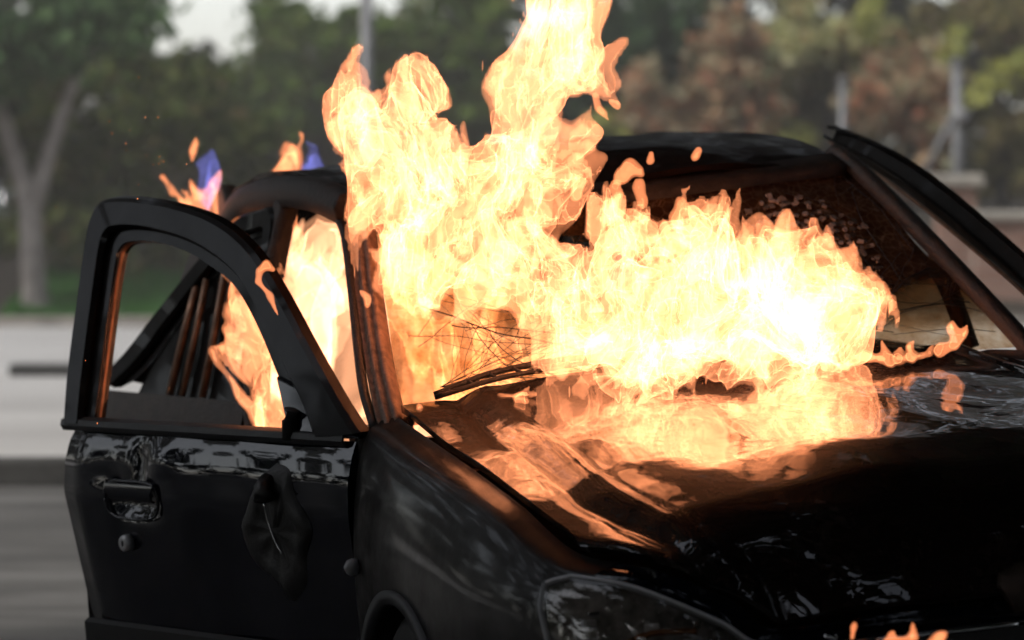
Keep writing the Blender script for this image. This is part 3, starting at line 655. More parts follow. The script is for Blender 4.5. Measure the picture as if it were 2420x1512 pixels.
pillar('quarter_bar', [(-.79, .69, 1.17), (-.755, .715, 1.08), (-.74, .75, .95)], [(-.028, -.012), (-.028, .012), (.028, .012), (.028, -.012)], CHAR, (0, 1, 0))
def build_roof():
    nu, nv = 50, 50; G = np.zeros((nu, nv, 3))
    for i in range(nu):
        s = -1+2*i/(nu-1)
        for j in range(nv):
            t = j/(nv-1); x = -1.035-.03*s*s*.5+.045*(1-s*s)-t*1.28; y = s*(.585+.035*min(1, t*4))
            z = interp(t, [0, .06, .15, .4, .7, .9, 1], [1.362, 1.384, 1.405, 1.428, 1.424, 1.39, 1.345])+.030*(1-s*s)+.018*s*(1-abs(s)**3)
            z += -.028*math.exp(-((s+.15)/.4)**2-((t-.02)/.12)**2)+.006*math.sin(6*s+5*t)+.004*math.sin(17*s+11*t)*(.3+t)
            G[i, j] = (x, y, z)
    o = grid('roof', G, paint('scorched_roof', (.010, .006, .005), .6, .12, .08), car); solid(o, .015); return o
build_roof()
pillar('roof_header', [(-1.03, -.57, 1.345), (-.99, -.3, 1.345), (-.98, 0, 1.35), (-.995, .3, 1.362), (-1.045, .58, 1.375)], [(-.04, -.03), (-.04, .022), (.03, .022), (.03, -.03)], CHAR, (.4, 0, .9))
# headliner remains hanging behind the header
G = np.array([[(-1.0-.16*t-.03*s*s, s*.52, 1.33-.05*t-.03*math.sin(3*s+1)*t) for t in np.linspace(0, 1, 8)] for s in np.linspace(-1, 1, 24)]); solid(grid('headliner', G, SEATM, car), .01)
# ---- body sides, floor, rear
def side(s):
    G = np.array([[(x, s*y, z) for y, z in ((.78, .93), (.815, .86), (.825, .7), (.82, .5), (.80, .3), (.76, .2))] for x in np.linspace(-2.25 if s > 0 else -2.3, -3.05, 14)])
    G[:, :, 1] *= np.linspace(1, .9, 14)[:, None]; solid(grid('rear_quarter', G, PAINT, car, flip=(s < 0)), .012)
    box('sill', (-1.35, s*.76, .26), (1.85, .12, .14), PAINT, car, bev=.03)
    if s > 0:
        G = np.array([[(x, y, z) for y, z in ((.80, .93), (.82, .86), (.825, .7), (.82, .5), (.80, .3))] for x in np.linspace(-.46, -2.25, 20)]); solid(grid('door', G, PAINT, car), .03)
for s in (-1, 1): side(s)
box('floor_pan', (-1.2, 0, .24), (3.2, 1.45, .05), CHAR, car); box('firewall', (-.52, 0, .58), (.03, 1.40, .62), CHAR, car)
G = surf([[(-2.3, y, 1.35), (-2.75, y*1.05, 1.12), (-3.02, y*1.1, .95)] for y in (-.58, 0, .58)], 20, 12); solid(grid('rear_window', G, SIDE_GLASS, car), .006)
G = surf([[(-3.02, y, .95), (-3.12, y, .75), (-3.12, y*.98, .3)] for y in (-.68, -.3, .3, .68)], 20, 12); solid(grid('tailgate', G, PAINT, car), .02)
def seat(x, y):
    b = box('seat', (x, y, .46), (.48, .46, .16), SEATM, car, bev=.04)
    G = surf([[(x-.2, y+dy, .5), (x-.28, y+dy*1.02, .8), (x-.37, y+dy*.8, 1.08)] for dy in (-.22, -.08, .08, .22)], 14, 14); G[..., 0] += .02*np.sin(30*G[..., 1])*np.sin(20*G[..., 2]); solid(grid('backrest', G, SEATM, b), .1)
    tube('headrest', [(x-.38, y-.1, 1.17), (x-.38, y+.1, 1.17)], .05, SEATM, b, 8)
for y in (-.36, .36): seat(-1.25, y)
rs = box('rear_seat', (-2.05, 0, .48), (.5, 1.25, .18), SEATM, car, bev=.05); G = surf([[(-2.3, y, .5), (-2.36, y, .8), (-2.44, y, 1.0)] for y in (-.62, -.2, .2, .62)], 20, 12); solid(grid('backrest', G, SEATM, rs), .1)

for s in (-1, 1): box('hinge_post', (-.485, s*.735, .60), (.07, .13, .66), CHAR, car, bev=.01)
# ---- doors: local axes x from hinge to rear edge, y outward, z up
def door_frame(H, phi):
    ph = math.radians(phi); d = np.array([-math.cos(ph), -math.sin(ph), 0]); n = np.array([-d[1], d[0], 0])
    return lambda x, y, z: np.array(H)+d*x+n*y+np.array([0, 0, z])
DF = door_frame((-.44, -.815, 0), 25)
def outward(z): return interp(z, [.2, .42, .46, .62, .75, .82, .87, .905], [-.028, -.012, -.008, .004, .014, .010, -.004, -.020])
def door_skin():
    nu, nv = 60, 44; G = np.zeros((nu, nv, 3)); G2 = np.zeros((nu, nv, 3))
    for i in range(nu):
        t = i/(nu-1)
        for j in range(nv):
            z = .903-(.703)*j/(nv-1)
            xr = interp(z, [.2, .38, .45, .58, .75, .86, .905], [.985, 1.00, 1.018, 1.04, 1.066, 1.05, 1.03]); x = .004+t*(xr-.004)
            y = outward(z)
            # dents in the shoulder, the long scratch crease and general waviness
            y += -.014*math.exp(-((x-.74)/.028)**2-((z-.83)/.045)**2)+.008*math.exp(-((x-.66)/.05)**2-((z-.845)/.03)**2)-.006*math.exp(-((x-.86)/.08)**2-((z-.80)/.03)**2)
            y += .0025*math.sin(9*x+3*z)+.0018*math.sin(21*x-7*z)
            # recess behind the pull handle
            hx, hz = (x-.765)/.098, (z-.745)/.042
            if hx*hx*hx*hx+hz*hz*hz*hz < 1: y -= .022*(1-hx**4-hz**4)
            y += .006*max(0, t-.93)/.07*-3
            G[i, j] = DF(x, y, z)
    return G
door = grid('door', door_skin(), PAINT, car, flip=True); solid(door, .03); tag(door, 'open front door with empty window frame')
def dpath(P, n=40): return np.array([DF(*p) for p in spline(P, n)])
# window frame: outer band swept round the opening, leaning inward with height
def tum(z): return -.02-(z-.905)*.33
def fp(x, z, o=0): return (x, tum(z)+o, z)
FR_OUT = [fp(1.035, .905), fp(1.06, 1.02), fp(1.080, 1.2), fp(1.092, 1.34), fp(1.078, 1.392), fp(1.03, 1.408), fp(.90, 1.404), fp(.74, 1.384), fp(.60, 1.352), fp(.47, 1.295), fp(.35, 1.21), fp(.20, 1.085), fp(.07, .98), fp(-.02, .915)]
FR_IN = [fp(.955, .905), fp(.965, 1.0), fp(.982, 1.15), fp(.992, 1.27), fp(.980, 1.308), fp(.94, 1.322), fp(.85, 1.320), fp(.73, 1.300), fp(.63, 1.268), fp(.52, 1.222), fp(.415, 1.14), fp(.31, 1.035), fp(.245, .965), fp(.215, .905)]
def band(name, A, B, mat, parent, n=80, t=.026, mid=None):
    a = spline(A, n); b = spline(B, n); Y = np.array([0, 1, 0])
    rows = [a-Y*.012, a+Y*.006+(b-a)*.03, a+(b-a)*.08+Y*.011, a+(b-a)*.56+Y*.011, a+(b-a)*.60+Y*.006, a+(b-a)*.62-Y*.010, a+(b-a)*.97-Y*.012, b-Y*.032]
    G = np.array([[DF(*p) for p in r] for r in rows]).transpose(1, 0, 2); o = solid(grid(name, G, mat, parent, flip=True), .012, -1); o.modifiers['split'].split_angle = math.radians(22)
    return o
FRM = paint('scorched_frame', (.006, .005, .005), .45, .2, .05)
wf = band('window_frame', FR_OUT, FR_IN, FRM, door)
sweep('window_channel', dpath([(x, y-.02, z) for x, y, z in FR_IN], 70), [(-.008, -.014), (.008, -.014), (.010, 0), (.004, .014), (-.008, .012)], simple('heated_channel', (.20, .12, .08), .4, .5, 30, .4, .2), door, (.86, -.5, .1))
G = np.array([[DF(x, interp(x, [0, 1.06], [-.012, -.012])+dy, .905+dz) for dy, dz in ((-.035, .008), (-.01, .012), (.004, .008), (.006, .0), (.0, -.010))] for x in np.linspace(.03, 1.05, 30)]); solid(grid('belt_strip', G, GREYTRIM, door), .006)
G = np.array([[DF(x, outward(z)+dy, z) for dy, z in ((.002, .452), (.012, .446), (.014, .40), (.010, .365), (.0, .358))] for x in np.linspace(.02, 1.0, 40)]); solid(grid('rub_strip', G, RUBBER, door), .006)
# inside of the rear edge (shut face)
G = np.array([[DF(1.02+.02*k, -.03-.05*k, z)+0*np.array([0, 0, 0]) for k in (0, 1)] for z in np.linspace(.25, .90, 10)]); solid(grid('shut_face', G, FRM, door), .01)
# pull handle: bowl rim and flap
rim = []
for a in np.linspace(0, 2*math.pi, 49):
    c, s_ = math.cos(a), math.sin(a); e = .5
    rim.append(DF(.765+.100*math.copysign(abs(c)**e, c), .016+outward(.745)-.010, .745+.043*math.copysign(abs(s_)**(.55 if s_ > 0 else .8), s_)))
hd = sweep('handle', rim, circ(.0035, 6), PAINT, door, (.86, -.5, 0))
G = np.array([[DF(.765+.093*sx*(1-.05*k), outward(.76)+oy, zz+.040) for k, (oy, zz) in enumerate(((-.004, .746), (.008, .738), (.012, .722), (.006, .708), (-.004, .704)))] for sx in np.linspace(-1, 1, 20)]); solid(grid('flap', G, PAINT, hd), .005)
V, F = lathe_geo([(-.01, .0), (-.01, .019), (.004, .0195), (.009, .016), (.011, .010), (.009, .006), (.009, .0)], 24)
dv = DF(0, 1, 0)-DF(0, 0, 0); dx = DF(1, 0, 0)-DF(0, 0, 0)
lockc = DF(.800, outward(.645)+.012, .645); lk = mesh('lock', [lockc+dx*p[0]+dv*p[1]+np.array([0, 0, p[2]]) for p in V], F, simple('lock_metal', (.42, .42, .43), .3, .4, 30, .2, .1), door)
sweep('keyhole', [lockc+dv*.0105+np.array([0, 0, -.006]), lockc+dv*.0105+np.array([0, 0, .006])], circ(.0016, 6), SOOT, lk, (1, 0, 0))
# melted mirror drooping on the skin
def mirror():
    C = [(.29, .822), (.335, .79), (.375, .735), (.40, .69), (.365, .63), (.31, .605), (.27, .565), (.225, .60), (.215, .66), (.19, .71), (.235, .77), (.25, .81)]
    C = (np.array(C)-np.array((.29, .70)))*1.12+np.array((.255, .705)); C = spline(np.vstack([C, C[:1]]), 40)[:-1]; cen = C.mean(0); V = []; F = []; lev = [(1.06, -.004), (1.0, .003), (.9, .007), (.72, .009), (.62, .006), (.4, .005), (.1, .006)]
    for sc, h in lev:
        for k, (x, z) in enumerate(C):
            w = .0015*math.sin(k*1.7)+.0025*math.sin(k*.5+sc*6); q = cen+(np.array((x, z))-cen)*sc; V.append(DF(q[0], outward(q[1])+h+w*(1 if h > 0 else 0), q[1]))
    n = len(C)
    for i in range(len(lev)-1):
        for k in range(n): F.append((i*n+k, i*n+(k+1) % n, (i+1)*n+(k+1) % n, (i+1)*n+k))
    F.append(tuple((len(lev)-1)*n+k for k in range(n)))
    mo = mesh('mirror', V, F, simple('melted_plastic', (.006, .005, .0045), .5, 0, 25, .4, .2), door)
    tube('mirror_stalk', [DF(.27, .012, .81), DF(.265, .034, .80), DF(.255, .040, .775)], .022, SOOT, mo, 10, scale=[1, .9, 1.1])
    tube('mirror_wire', [DF(*p) for p in spline([(.255, .042, .77), (.253, .036, .73), (.24, .032, .69), (.22, .030, .66)], 14)], .0022, CHROME, mo, 5)
mirror()
# mirror base triangle at the front of the window opening
tri = [fp(.215, .905, .012), fp(.30, 1.03, .012), fp(.06, .965, .014), fp(-.02, .91, .014)]
V = [DF(*p) for p in tri]+[DF(p[0], p[1]-.02, p[2]) for p in tri]
bevel(mesh('mirror_base', V, [(0, 1, 2, 3), (7, 6, 5, 4), (0, 4, 5, 1), (1, 5, 6, 2), (2, 6, 7, 3), (3, 7, 4, 0)], PAINT, door, False), .004)
tube('window_stub', [DF(.215, -.01, .90), DF(.213, -.012, .94), DF(.205, -.014, .965)], .018, RUBBER, door, 8)
# rear door ajar
DF1 = DF
DF = door_frame((-1.5, -.805, 0), 17)
G = np.array([[DF(x, outward(z), z) for z in np.linspace(.905, .25, 24)] for x in np.linspace(.005, .80, 30)]); rd = grid('door', G, CHAR, car, flip=True); solid(rd, .03); tag(rd, 'rear door standing ajar')
RO = [(.78, -.02, .905), (.66, -.06, .99), (.52, -.09, 1.10), (.34, -.12, 1.23), (.21, -.15, 1.32), (.12, -.16, 1.345), (.02, -.15, 1.34), (-.01, -.10, 1.2), (-.01, -.02, .905)]
RI = [(.60, -.03, .93), (.53, -.06, .99), (.43, -.09, 1.09), (.28, -.12, 1.21), (.19, -.14, 1.28), (.12, -.15, 1.295), (.06, -.14, 1.29), (.05, -.10, 1.2), (.05, -.03, .93)]
band('window_frame', RO, RI, FRM, rd)
HCH = bpy.data.materials['heated_channel']
tube('quarter_bar', [DF(.40, -.028, .905), DF(.375, -.070, 1.06), DF(.355, -.105, 1.18)], .011, HCH, rd, 8)
tube('quarter_bar', [DF(.335, -.028, .905), DF(.318, -.070, 1.06), DF(.31, -.105, 1.19)], .009, HCH, rd, 8)
tube('quarter_bar', [DF(.235, -.028, .905), DF(.225, -.070, 1.06), DF(.21, -.105, 1.22)], .010, HCH, rd, 8)
V = [DF(x, y-.012, z if z > .94 else .885) for x, y, z in RI]; solid(mesh('window_glass', V, [tuple(range(len(V)))], DARKGLASS, rd, False), .004)
DF = DF1
# far door frame sprung away from the pillar
def far_frame():
    A = [(-1.745, .85, 1.452), (-1.62, .86, 1.437), (-1.365, .865, 1.388), (-1.15, .87, 1.325), (-.942, .87, 1.253), (-.643, .87, 1.138), (-.50, .87, 1.07)]
    B = [(-1.70, .845, 1.425), (-1.58, .845, 1.385), (-1.36, .85, 1.325), (-1.15, .85, 1.262), (-.942, .85, 1.192), (-.66, .85, 1.092), (-.52, .85, 1.03)]
    a, b = spline(A, 50), spline(B, 50); m = (a+b)/2+np.array([0, .02, .012]); G = np.array([a, m, b, (a+b)/2+np.array([0, -.018, 0])]).transpose(1, 0, 2)
    o = grid('door_frame', G, FRM, car); solid(o, .008); tag(o, 'far door frame bent away from the pillar')
    sweep('frame_seal', spline([(p[0], p[1]-.012, p[2]-.003) for p in B], 40), circ(.005, 6), HCH, o)
    # torn triangular gusset between frame and roof corner
    V = [(-1.56, .83, 1.40), (-1.40, .80, 1.335), (-1.17, .70, 1.335), (-1.20, .72, 1.27), (-1.45, .76, 1.30)]
    solid(mesh('gusset', V, [(0, 1, 4), (1, 2, 3, 4)], FRM, o, False), .012)
far_frame()
tube('side_repeater', [(-.385, -.80, .648), (-.385, -.832, .648), (-.385, -.836, .649), (-.385, -.846, .650), (-.385, -.856, .651), (-.385, -.862, .651)], .019, LAMPW, car, 14, scale=[.6, .6, .95, 1, .75, .15])

# ================================================================== fire
def bspline_matrix(n_out, cells):
    x = np.linspace(0, cells, n_out, endpoint=False); i = np.floor(x).astype(int); f = (x-i).astype(np.float32)
    Wm = np.zeros((n_out, cells+4), np.float32); w = [(1-f)**3/6, (3*f**3-6*f**2+4)/6, (-3*f**3+3*f**2+3*f+1)/6, f**3/6]
    for k in range(4): Wm[np.arange(n_out), i+k] += w[k]
    return Wm
def noise3(shape, cells, rng):
    R3 = rng.normal(size=tuple(c+4 for c in cells)).astype(np.float32)
    A = np.tensordot(bspline_matrix(shape[0], cells[0]), R3, (1, 0)); A = np.tensordot(A, bspline_matrix(shape[1], cells[1]), (1, 1)).transpose(0, 2, 1)
    A = np.tensordot(A, bspline_matrix(shape[2], cells[2]), (2, 1)); return A/A.std()
def sample(Vv, x, y, z):
    sx, sy, sz = Vv.shape; x = np.clip(x, 0, sx-1.001); y = np.clip(y, 0, sy-1.001); z = np.clip(z, 0, sz-1.001)
    i, j, k = x.astype(np.int32), y.astype(np.int32), z.astype(np.int32); fx, fy, fz = x-i, y-j, z-k; f = Vv.ravel(); b = (i*sy+j)*sz+k
    c00 = f[b]*(1-fz)+f[b+1]*fz; c01 = f[b+sz]*(1-fz)+f[b+sz+1]*fz; b = b+sy*sz
    c10 = f[b]*(1-fz)+f[b+1]*fz; c11 = f[b+sz]*(1-fz)+f[b+sz+1]*fz
    return (c00*(1-fy)+c01*fy)*(1-fx)+(c10*(1-fy)+c11*fy)*fx
def biggest_piece(inside, sh):
    """flat indices of the largest 6-connected piece among the given voxels"""
    left = set(inside.tolist()); best = []; st = (sh[1]*sh[2], sh[2], 1)
    while left:
        q = [left.pop()]; comp = []
        while q:
            c = q.pop(); comp.append(c)
            for d in st:
                for k in (c+d, c-d):
                    if k in left: left.remove(k); q.append(k)
        if len(comp) > len(best): best = comp
    return np.array(best)
def fire(name, label, cat, lines, h=.008, layers=((0.0, .02, 0, 1), (-.03, .05, 1, 1), (-.06, .06, 0, 1)), depth=1.0, warp=(.05, .02), feat=.07, stretch=2.0, mat=None, seed=1, group=None, heat=(0.0, .10), mats=None, parent=None, smin=.016, one=False):
    """lines: polylines of (u, v, radius px, distance m)"""
    rng = np.random.default_rng(seed); segs = []
    for L in lines:
        P = [(at(u, v, d), r*d/FOC) for u, v, r, d in L]
        segs += list(zip(P[:-1], P[1:])) if len(P) > 1 else [(P[0], P[0])]
    A = np.array([p[0] for s in segs for p in s]); rr = max(p[1] for s in segs for p in s); mg = .04+max(l[1] for l in layers)*2.2
    rad = np.array([p[1] for s in segs for p in s])
    lo = (A-rad[:, None]*np.array([1, max(depth, .3), 1])).min(0)-mg-warp[0]; hi = (A+rad[:, None]*np.array([1, max(depth, .3), 1])).max(0)+mg+warp[0]
    sh = tuple(int(math.ceil((hi[i]-lo[i])/h))+1 for i in range(3)); csh = tuple(max(4, s//2+1) for s in sh)
    cx = [np.linspace(0, sh[i]-1, csh[i])*h+lo[i] for i in range(3)]
    X, Y, Z = np.meshgrid(*[c.astype(np.float32) for c in cx], indexing='ij'); acc = np.zeros(csh, np.float32)
    cg = [np.asarray(c, np.float32) for c in cx]
    for (p, r1), (q, r2) in segs:
        p2 = np.array([p[0], p[1]/depth, p[2]]); q2 = np.array([q[0], q[1]/depth, q[2]]); d = q2-p2; L2 = float(d@d)+1e-9; rm = max(r1, r2)+.02+6*smin
        sl = []
        for ax, sc in ((0, 1), (1, depth), (2, 1)):
            lo_, hi_ = min(p[ax], q[ax])-rm*sc, max(p[ax], q[ax])+rm*sc; i0 = int(np.searchsorted(cg[ax], lo_)); i1 = int(np.searchsorted(cg[ax], hi_)); sl.append(slice(max(0, i0-1), i1+1))
        sl = tuple(sl); dx_, dy_, dz_ = X[sl]-p2[0], Y[sl]/depth-p2[1], Z[sl]-p2[2]; t = np.clip((dx_*d[0]+dy_*d[1]+dz_*d[2])/L2, 0, 1)
        D = np.sqrt((dx_-t*d[0])**2+(dy_-t*d[1])**2+(dz_-t*d[2])**2)-(r1+(r2-r1)*t); acc[sl] += np.exp(-np.clip(D/smin, -30, 30)).astype(np.float32)
    sdf = np.minimum(-smin*np.log(acc+1e-9), .25)
    I, J, K = np.meshgrid(*[np.arange(s, dtype=np.float32) for s in sh], indexing='ij')
    edge = np.minimum(np.minimum(np.minimum(I, sh[0]-1-I), np.minimum(J, sh[1]-1-J)), np.minimum(K, sh[2]-1-K))
    ck = [(csh[i]-1)/(sh[i]-1) for i in range(3)]
    act = np.flatnonzero((sample(sdf, I*ck[0], J*ck[1], K*ck[2]) < 2.6*warp[0]+2.2*max(l[1] for l in layers)).ravel())
    I, J, K = I.ravel()[act], J.ravel()[act], K.ravel()[act]
    size = [(sh[i]-1)*h for i in range(3)]
    def cells(f, st): return (max(1, int(size[0]/f)), max(1, int(size[1]/f)), max(1, int(size[2]/(f*st))))
    I0, J0, K0 = I, J, K
    for amp, f, st in ((warp[0], feat*2.8, 1.5), (warp[1], feat*1.1, 1.5), (warp[1]*.6, feat*.5, 1.4)):
        n = [noise3(sh, cells(f, st), rng) for _ in range(3)]
        n = [q.ravel()[act] for q in n] if I0 is I else [sample(q, I0, J0, K0) for q in n]
        I0, J0, K0 = I0+n[0]*(amp/h), J0+n[1]*(amp/h), K0+n[2]*(amp*1.5/h)
    sw_ = sample(sdf, I0*ck[0], J0*ck[1], K0*ck[2])
    sw3 = np.full(sh, .08, np.float32); sw3.ravel()[act] = sw_
    VV = []; FF = []; HH = []; nb = 0
    RR = []
    for off, amp, rimv, fk in layers:
        f_ = feat*fk
        Gn = sample(noise3(sh, cells(f_, stretch), rng), I0, J0, K0)+.5*sample(noise3(sh, cells(f_*.5, stretch*1.1), rng), I0, J0, K0)
        if rimv > .5: Gn = Gn+.35*sample(noise3(sh, cells(f_*.26, stretch*1.1), rng), I0, J0, K0)
        Fd = sw_-off+amp*Gn
        if not VV:
            if one:
                ins = Fd < 0; keep = np.isin(act, biggest_piece(act[ins], sh)); Fd = np.where(ins & ~keep, .004, Fd)
            F0 = Fd
        else: Fd = np.maximum(Fd, F0+.004)
        F3 = np.full(sh, .08, np.float32); F3.ravel()[act] = np.clip(Fd, -.08, .08); F3 = np.where(edge < 2, np.maximum(F3, .02), F3).astype(np.float32)
        g = openvdb.FloatGrid(.08); g.copyFromArray(np.ascontiguousarray(F3)); P, T, Q = g.convertToPolygons(0.0, .0)
        if len(P) == 0: continue
        hv = sample(-sw3, P[:, 0], P[:, 1], P[:, 2]); hv = np.clip((hv-heat[0])/(heat[1]-heat[0]), 0, 1)
        VV.append(P*h+lo); HH.append(hv); RR.append(np.full(len(P), rimv, np.float32)); F = np.vstack([Q]) if len(Q) else np.zeros((0, 4), int)
        FF.append((F+nb, (T+nb) if len(T) else None)); nb += len(P)
    if not VV: raise RuntimeError('empty flame '+str(label))
    V = np.vstack(VV); base = np.array([A[:, 0].mean(), A[:, 1].mean(), lo[2]]); me = bpy.data.meshes.new(name)
    quads = np.vstack([f[0] for f in FF]); nq = len(quads)
    me.vertices.add(len(V)); me.vertices.foreach_set('co', (V-base).astype(np.float32).ravel()); me.loops.add(nq*4); me.loops.foreach_set('vertex_index', quads.astype(np.int32).ravel())
    me.polygons.add(nq); me.polygons.foreach_set('loop_start', np.arange(0, nq*4, 4, dtype=np.int32)); me.polygons.foreach_set('use_smooth', np.ones(nq, bool)); me.update(calc_edges=True); me.validate()
    a = me.attributes.new('heat', 'FLOAT', 'POINT'); a.data.foreach_set('value', np.concatenate(HH).astype(np.float32)); me.materials.append(mat or FLAME)
    a = me.attributes.new('rim', 'FLOAT', 'POINT'); a.data.foreach_set('value', np.concatenate(RR).astype(np.float32))
    o = bpy.data.objects.new(name, me); COL.objects.link(o); o.location = base; o.parent = parent; o['quads'] = nq
    if label: tag(o, label, cat, group)
    return o
def tongues(lines, n, seed, length=(60, 150), r=(10, 26), lean=(-25, 25), up=1.0):
    """tapering, curling tongues rooted along the given lines"""
    q = random.Random(seed); out = []
    segs = [(a, b) for L in lines for a, b in zip(L[:-1], L[1:])]
    for _ in range(n):
        a, b = q.choice(segs); t = q.random(); u, v, rr, d = [x+(y-x)*t for x, y in zip(a, b)]; an = q.uniform(0, 6.28); k = q.uniform(.45, 1.0)
        u += rr*k*math.cos(an); v += rr*k*math.sin(an); d += q.uniform(-.12, .12); L = q.uniform(*length); r0 = q.uniform(*r); ph = q.uniform(0, 6.28); am = q.uniform(6, 20); ln = q.uniform(*lean)
        out.append([(u+ln*f+am*math.sin(ph+3.6*f)*f, v-up*L*f, max(1.5, r0*(1-f)**.8*(1+.25*math.sin(7*f+ph))), d) for f in (0, .25, .5, .75, 1)])
    return out
L4 = ((.0, .016, 0, .7), (-.004, .030, 1, .8), (-.012, .042, 0, .8), (-.022, .045, 1, .65), (-.035, .05, 0, 1.0), (-.045, .055, 1, .8))
# main mass across the windscreen
W1 = [[(1150, 690, 46, 7.1), (1300, 730, 88, 7.05), (1500, 755, 112, 7.0), (1700, 760, 112, 7.0), (1880, 745, 100, 7.05), (1970, 715, 60, 7.1)],
      [(1470, 860, 42, 6.85), (1620, 860, 48, 6.85), (1800, 840, 46, 6.9), (1950, 810, 40, 6.95)],
      [(1180, 640, 44, 7.15), (1330, 655, 52, 7.15), (1560, 670, 56, 7.2), (1760, 665, 44, 7.2), (1880, 630, 34, 7.2), (1950, 670, 34, 7.2)]]
fire('windscreen_fire', 'wide white hot fire rolling across the broken windscreen', 'fire', W1+tongues(W1, 110, 2, (50, 130), (8, 22), (-40, 40))+tongues(W1[1:2], 40, 4, (-70, -20), (6, 14), (-50, 50)),
     h=.0074, layers=L4, depth=1.1, warp=(.022, .013), feat=.042, stretch=2.2, seed=3, heat=(-.004, .044), smin=.007)
# column and cloud above the roof edge
W2 = [[(1090, 660, 36, 7.15), (1010, 580, 70, 7.2), (935, 475, 108, 7.25), (920, 380, 104, 7.25), (915, 300, 62, 7.25), (890, 230, 24, 7.25)],
      [(1120, 600, 60, 7.15), (1130, 480, 85, 7.2), (1190, 390, 95, 7.2), (1250, 320, 80, 7.25), (1280, 240, 62, 7.3), (1295, 150, 78, 7.3), (1300, 50, 88, 7.3), (1290, -80, 80, 7.3), (1280, -220, 60, 7.3)],
      [(1270, 490, 60, 7.15), (1310, 430, 72, 7.15), (1350, 380, 62, 7.2), (1400, 345, 32, 7.2)],
      [(1340, 90, 74, 7.3), (1390, 130, 36, 7.3), (1440, 140, 16, 7.3)],
      [(1080, 380, 70, 7.25), (1050, 290, 40, 7.25), (1010, 215, 18, 7.25), (955, 175, 7, 7.25)],
      [(880, 430, 46, 7.25), (850, 340, 26, 7.25), (810, 280, 8, 7.25)]]
fire('roof_fire', 'towering cream and orange flame column above the roof', 'fire', W2+tongues(W2[1:4], 80, 6, (60, 150), (8, 26), (-45, 25))+tongues([W2[0], W2[4], W2[5]], 50, 16, (35, 85), (8, 22), (-45, 10))+tongues(W2[:1], 24, 9, (40, 80), (8, 18), (-60, -10)),
     h=.0074, layers=L4, depth=.95, warp=(.022, .014), feat=.045, stretch=2.5, seed=5, heat=(-.006, .044), smin=.007)
CAB = ((0.0, .04, 0, 1), (-.03, .06, 0, 1), (-.06, .06, 1, 1), (-.09, .07, 0, 1))
fire('cabin_fire', 'pale orange fire filling the cabin behind the door pillar', 'fire',
     [[(640, 610, 40, 8.5), (720, 640, 75, 8.4), (790, 730, 100, 8.3), (800, 850, 110, 8.2), (790, 940, 90, 8.15)],
      [(960, 700, 85, 7.75), (1020, 830, 120, 7.75), (1180, 870, 120, 7.7), (1340, 890, 100, 7.65)]],
     h=.012, layers=CAB, depth=1.2, warp=(.03, .016), feat=.07, stretch=1.8, seed=8, mat=GLOWF, heat=(-.02, .08))
D1 = [[(640, 1015, 56, 7.75), (632, 940, 54, 7.75), (615, 860, 44, 7.75), (600, 790, 30, 7.75), (575, 720, 16, 7.75), (556, 650, 6, 7.75)],
      [(585, 1000, 22, 7.7), (560, 940, 18, 7.7), (525, 880, 11, 7.7), (545, 810, 5, 7.7)], [(660, 860, 26, 7.75), (650, 780, 18, 7.75), (640, 690, 6, 7.75)]]
fire('door_fire', 'bright fire licking up inside the open door window', 'fire',
     D1+tongues(D1, 26, 13, (60, 150), (6, 14), (-25, 25)),
     h=.0058, layers=((0, .009, 0, 1), (-.003, .018, 1, .9), (-.010, .026, 0, .8), (-.016, .028, 1, .7)), depth=.9, warp=(.016, .010), feat=.036, stretch=2.1, seed=12, heat=(-.002, .038), smin=.006)
L2 = ((.001, .004, 0, 1), (-.002, .007, 1, 1), (-.005, .008, 0, 1))
GW = 'small flames around the car'
def lick(label, lines, seed, name='flame', h=.0048, mat=None, layers=L2, feat=.035, warp=(.009, .005), st=2.0, heat=(0, .03), depth=.7, nt=0):
    if nt: lines = lines+tongues(lines, nt, seed, (14, 36), (2, 4.5), (-12, 12))
    return fire(name, label, 'flame', lines, h=h, layers=layers, depth=depth, warp=warp, feat=feat, stretch=st, seed=seed, mat=mat or WISP, heat=heat, group=GW, smin=.005, one=True)
lick('ragged orange flame left of the roof above the open door', [[(525, 520, 20, 8.9), (508, 465, 20, 8.9), (500, 425, 12, 8.9), (518, 390, 4, 8.9)], [(508, 505, 15, 8.9), (440, 470, 13, 8.9), (400, 450, 8, 8.9), (372, 428, 3, 8.9)], [(485, 470, 10, 8.9), (455, 430, 8, 8.9), (432, 402, 3, 8.9)]], 21, warp=(.006, .004), feat=.03, nt=16)
b1 = lick('violet blue flame tip left of the roof', [[(510, 490, 16, 8.97), (503, 440, 24, 8.97), (492, 385, 10, 8.97)], [(495, 440, 12, 8.97), (474, 392, 5, 8.97)], [(512, 450, 10, 8.97), (520, 405, 4, 8.97)]], 22, mat=BLUEF, warp=(.008, .005), feat=.03, nt=10)
lick('slanting orange flame on the rear of the roof', [[(645, 475, 16, 8.9), (680, 415, 22, 8.9), (705, 370, 18, 8.9), (722, 325, 5, 8.9)], [(680, 420, 12, 8.9), (688, 350, 4, 8.9)]], 23, warp=(.006, .004), feat=.03, nt=16)
lick('violet blue flame beside the slanting roof flame', [[(720, 455, 22, 8.95), (742, 400, 20, 8.95), (750, 345, 8, 8.95)]], 24, mat=BLUEF, warp=(.008, .005), feat=.03, nt=10)
lick('tiny detached flame high over the open door', [[(458, 388, 2, 8.8), (460, 365, 5, 8.8), (464, 348, 3.5, 8.8), (463, 332, 1.2, 8.8)]], 25, h=.003, layers=((.002, .002, 0, 1), (-.001, .003, .6, 1)), warp=(.004, .002))
lick('low orange flame under the rear roof edge', [[(560, 515, 8, 8.6), (620, 535, 13, 8.5), (680, 550, 12, 8.5)]], 26, nt=14)
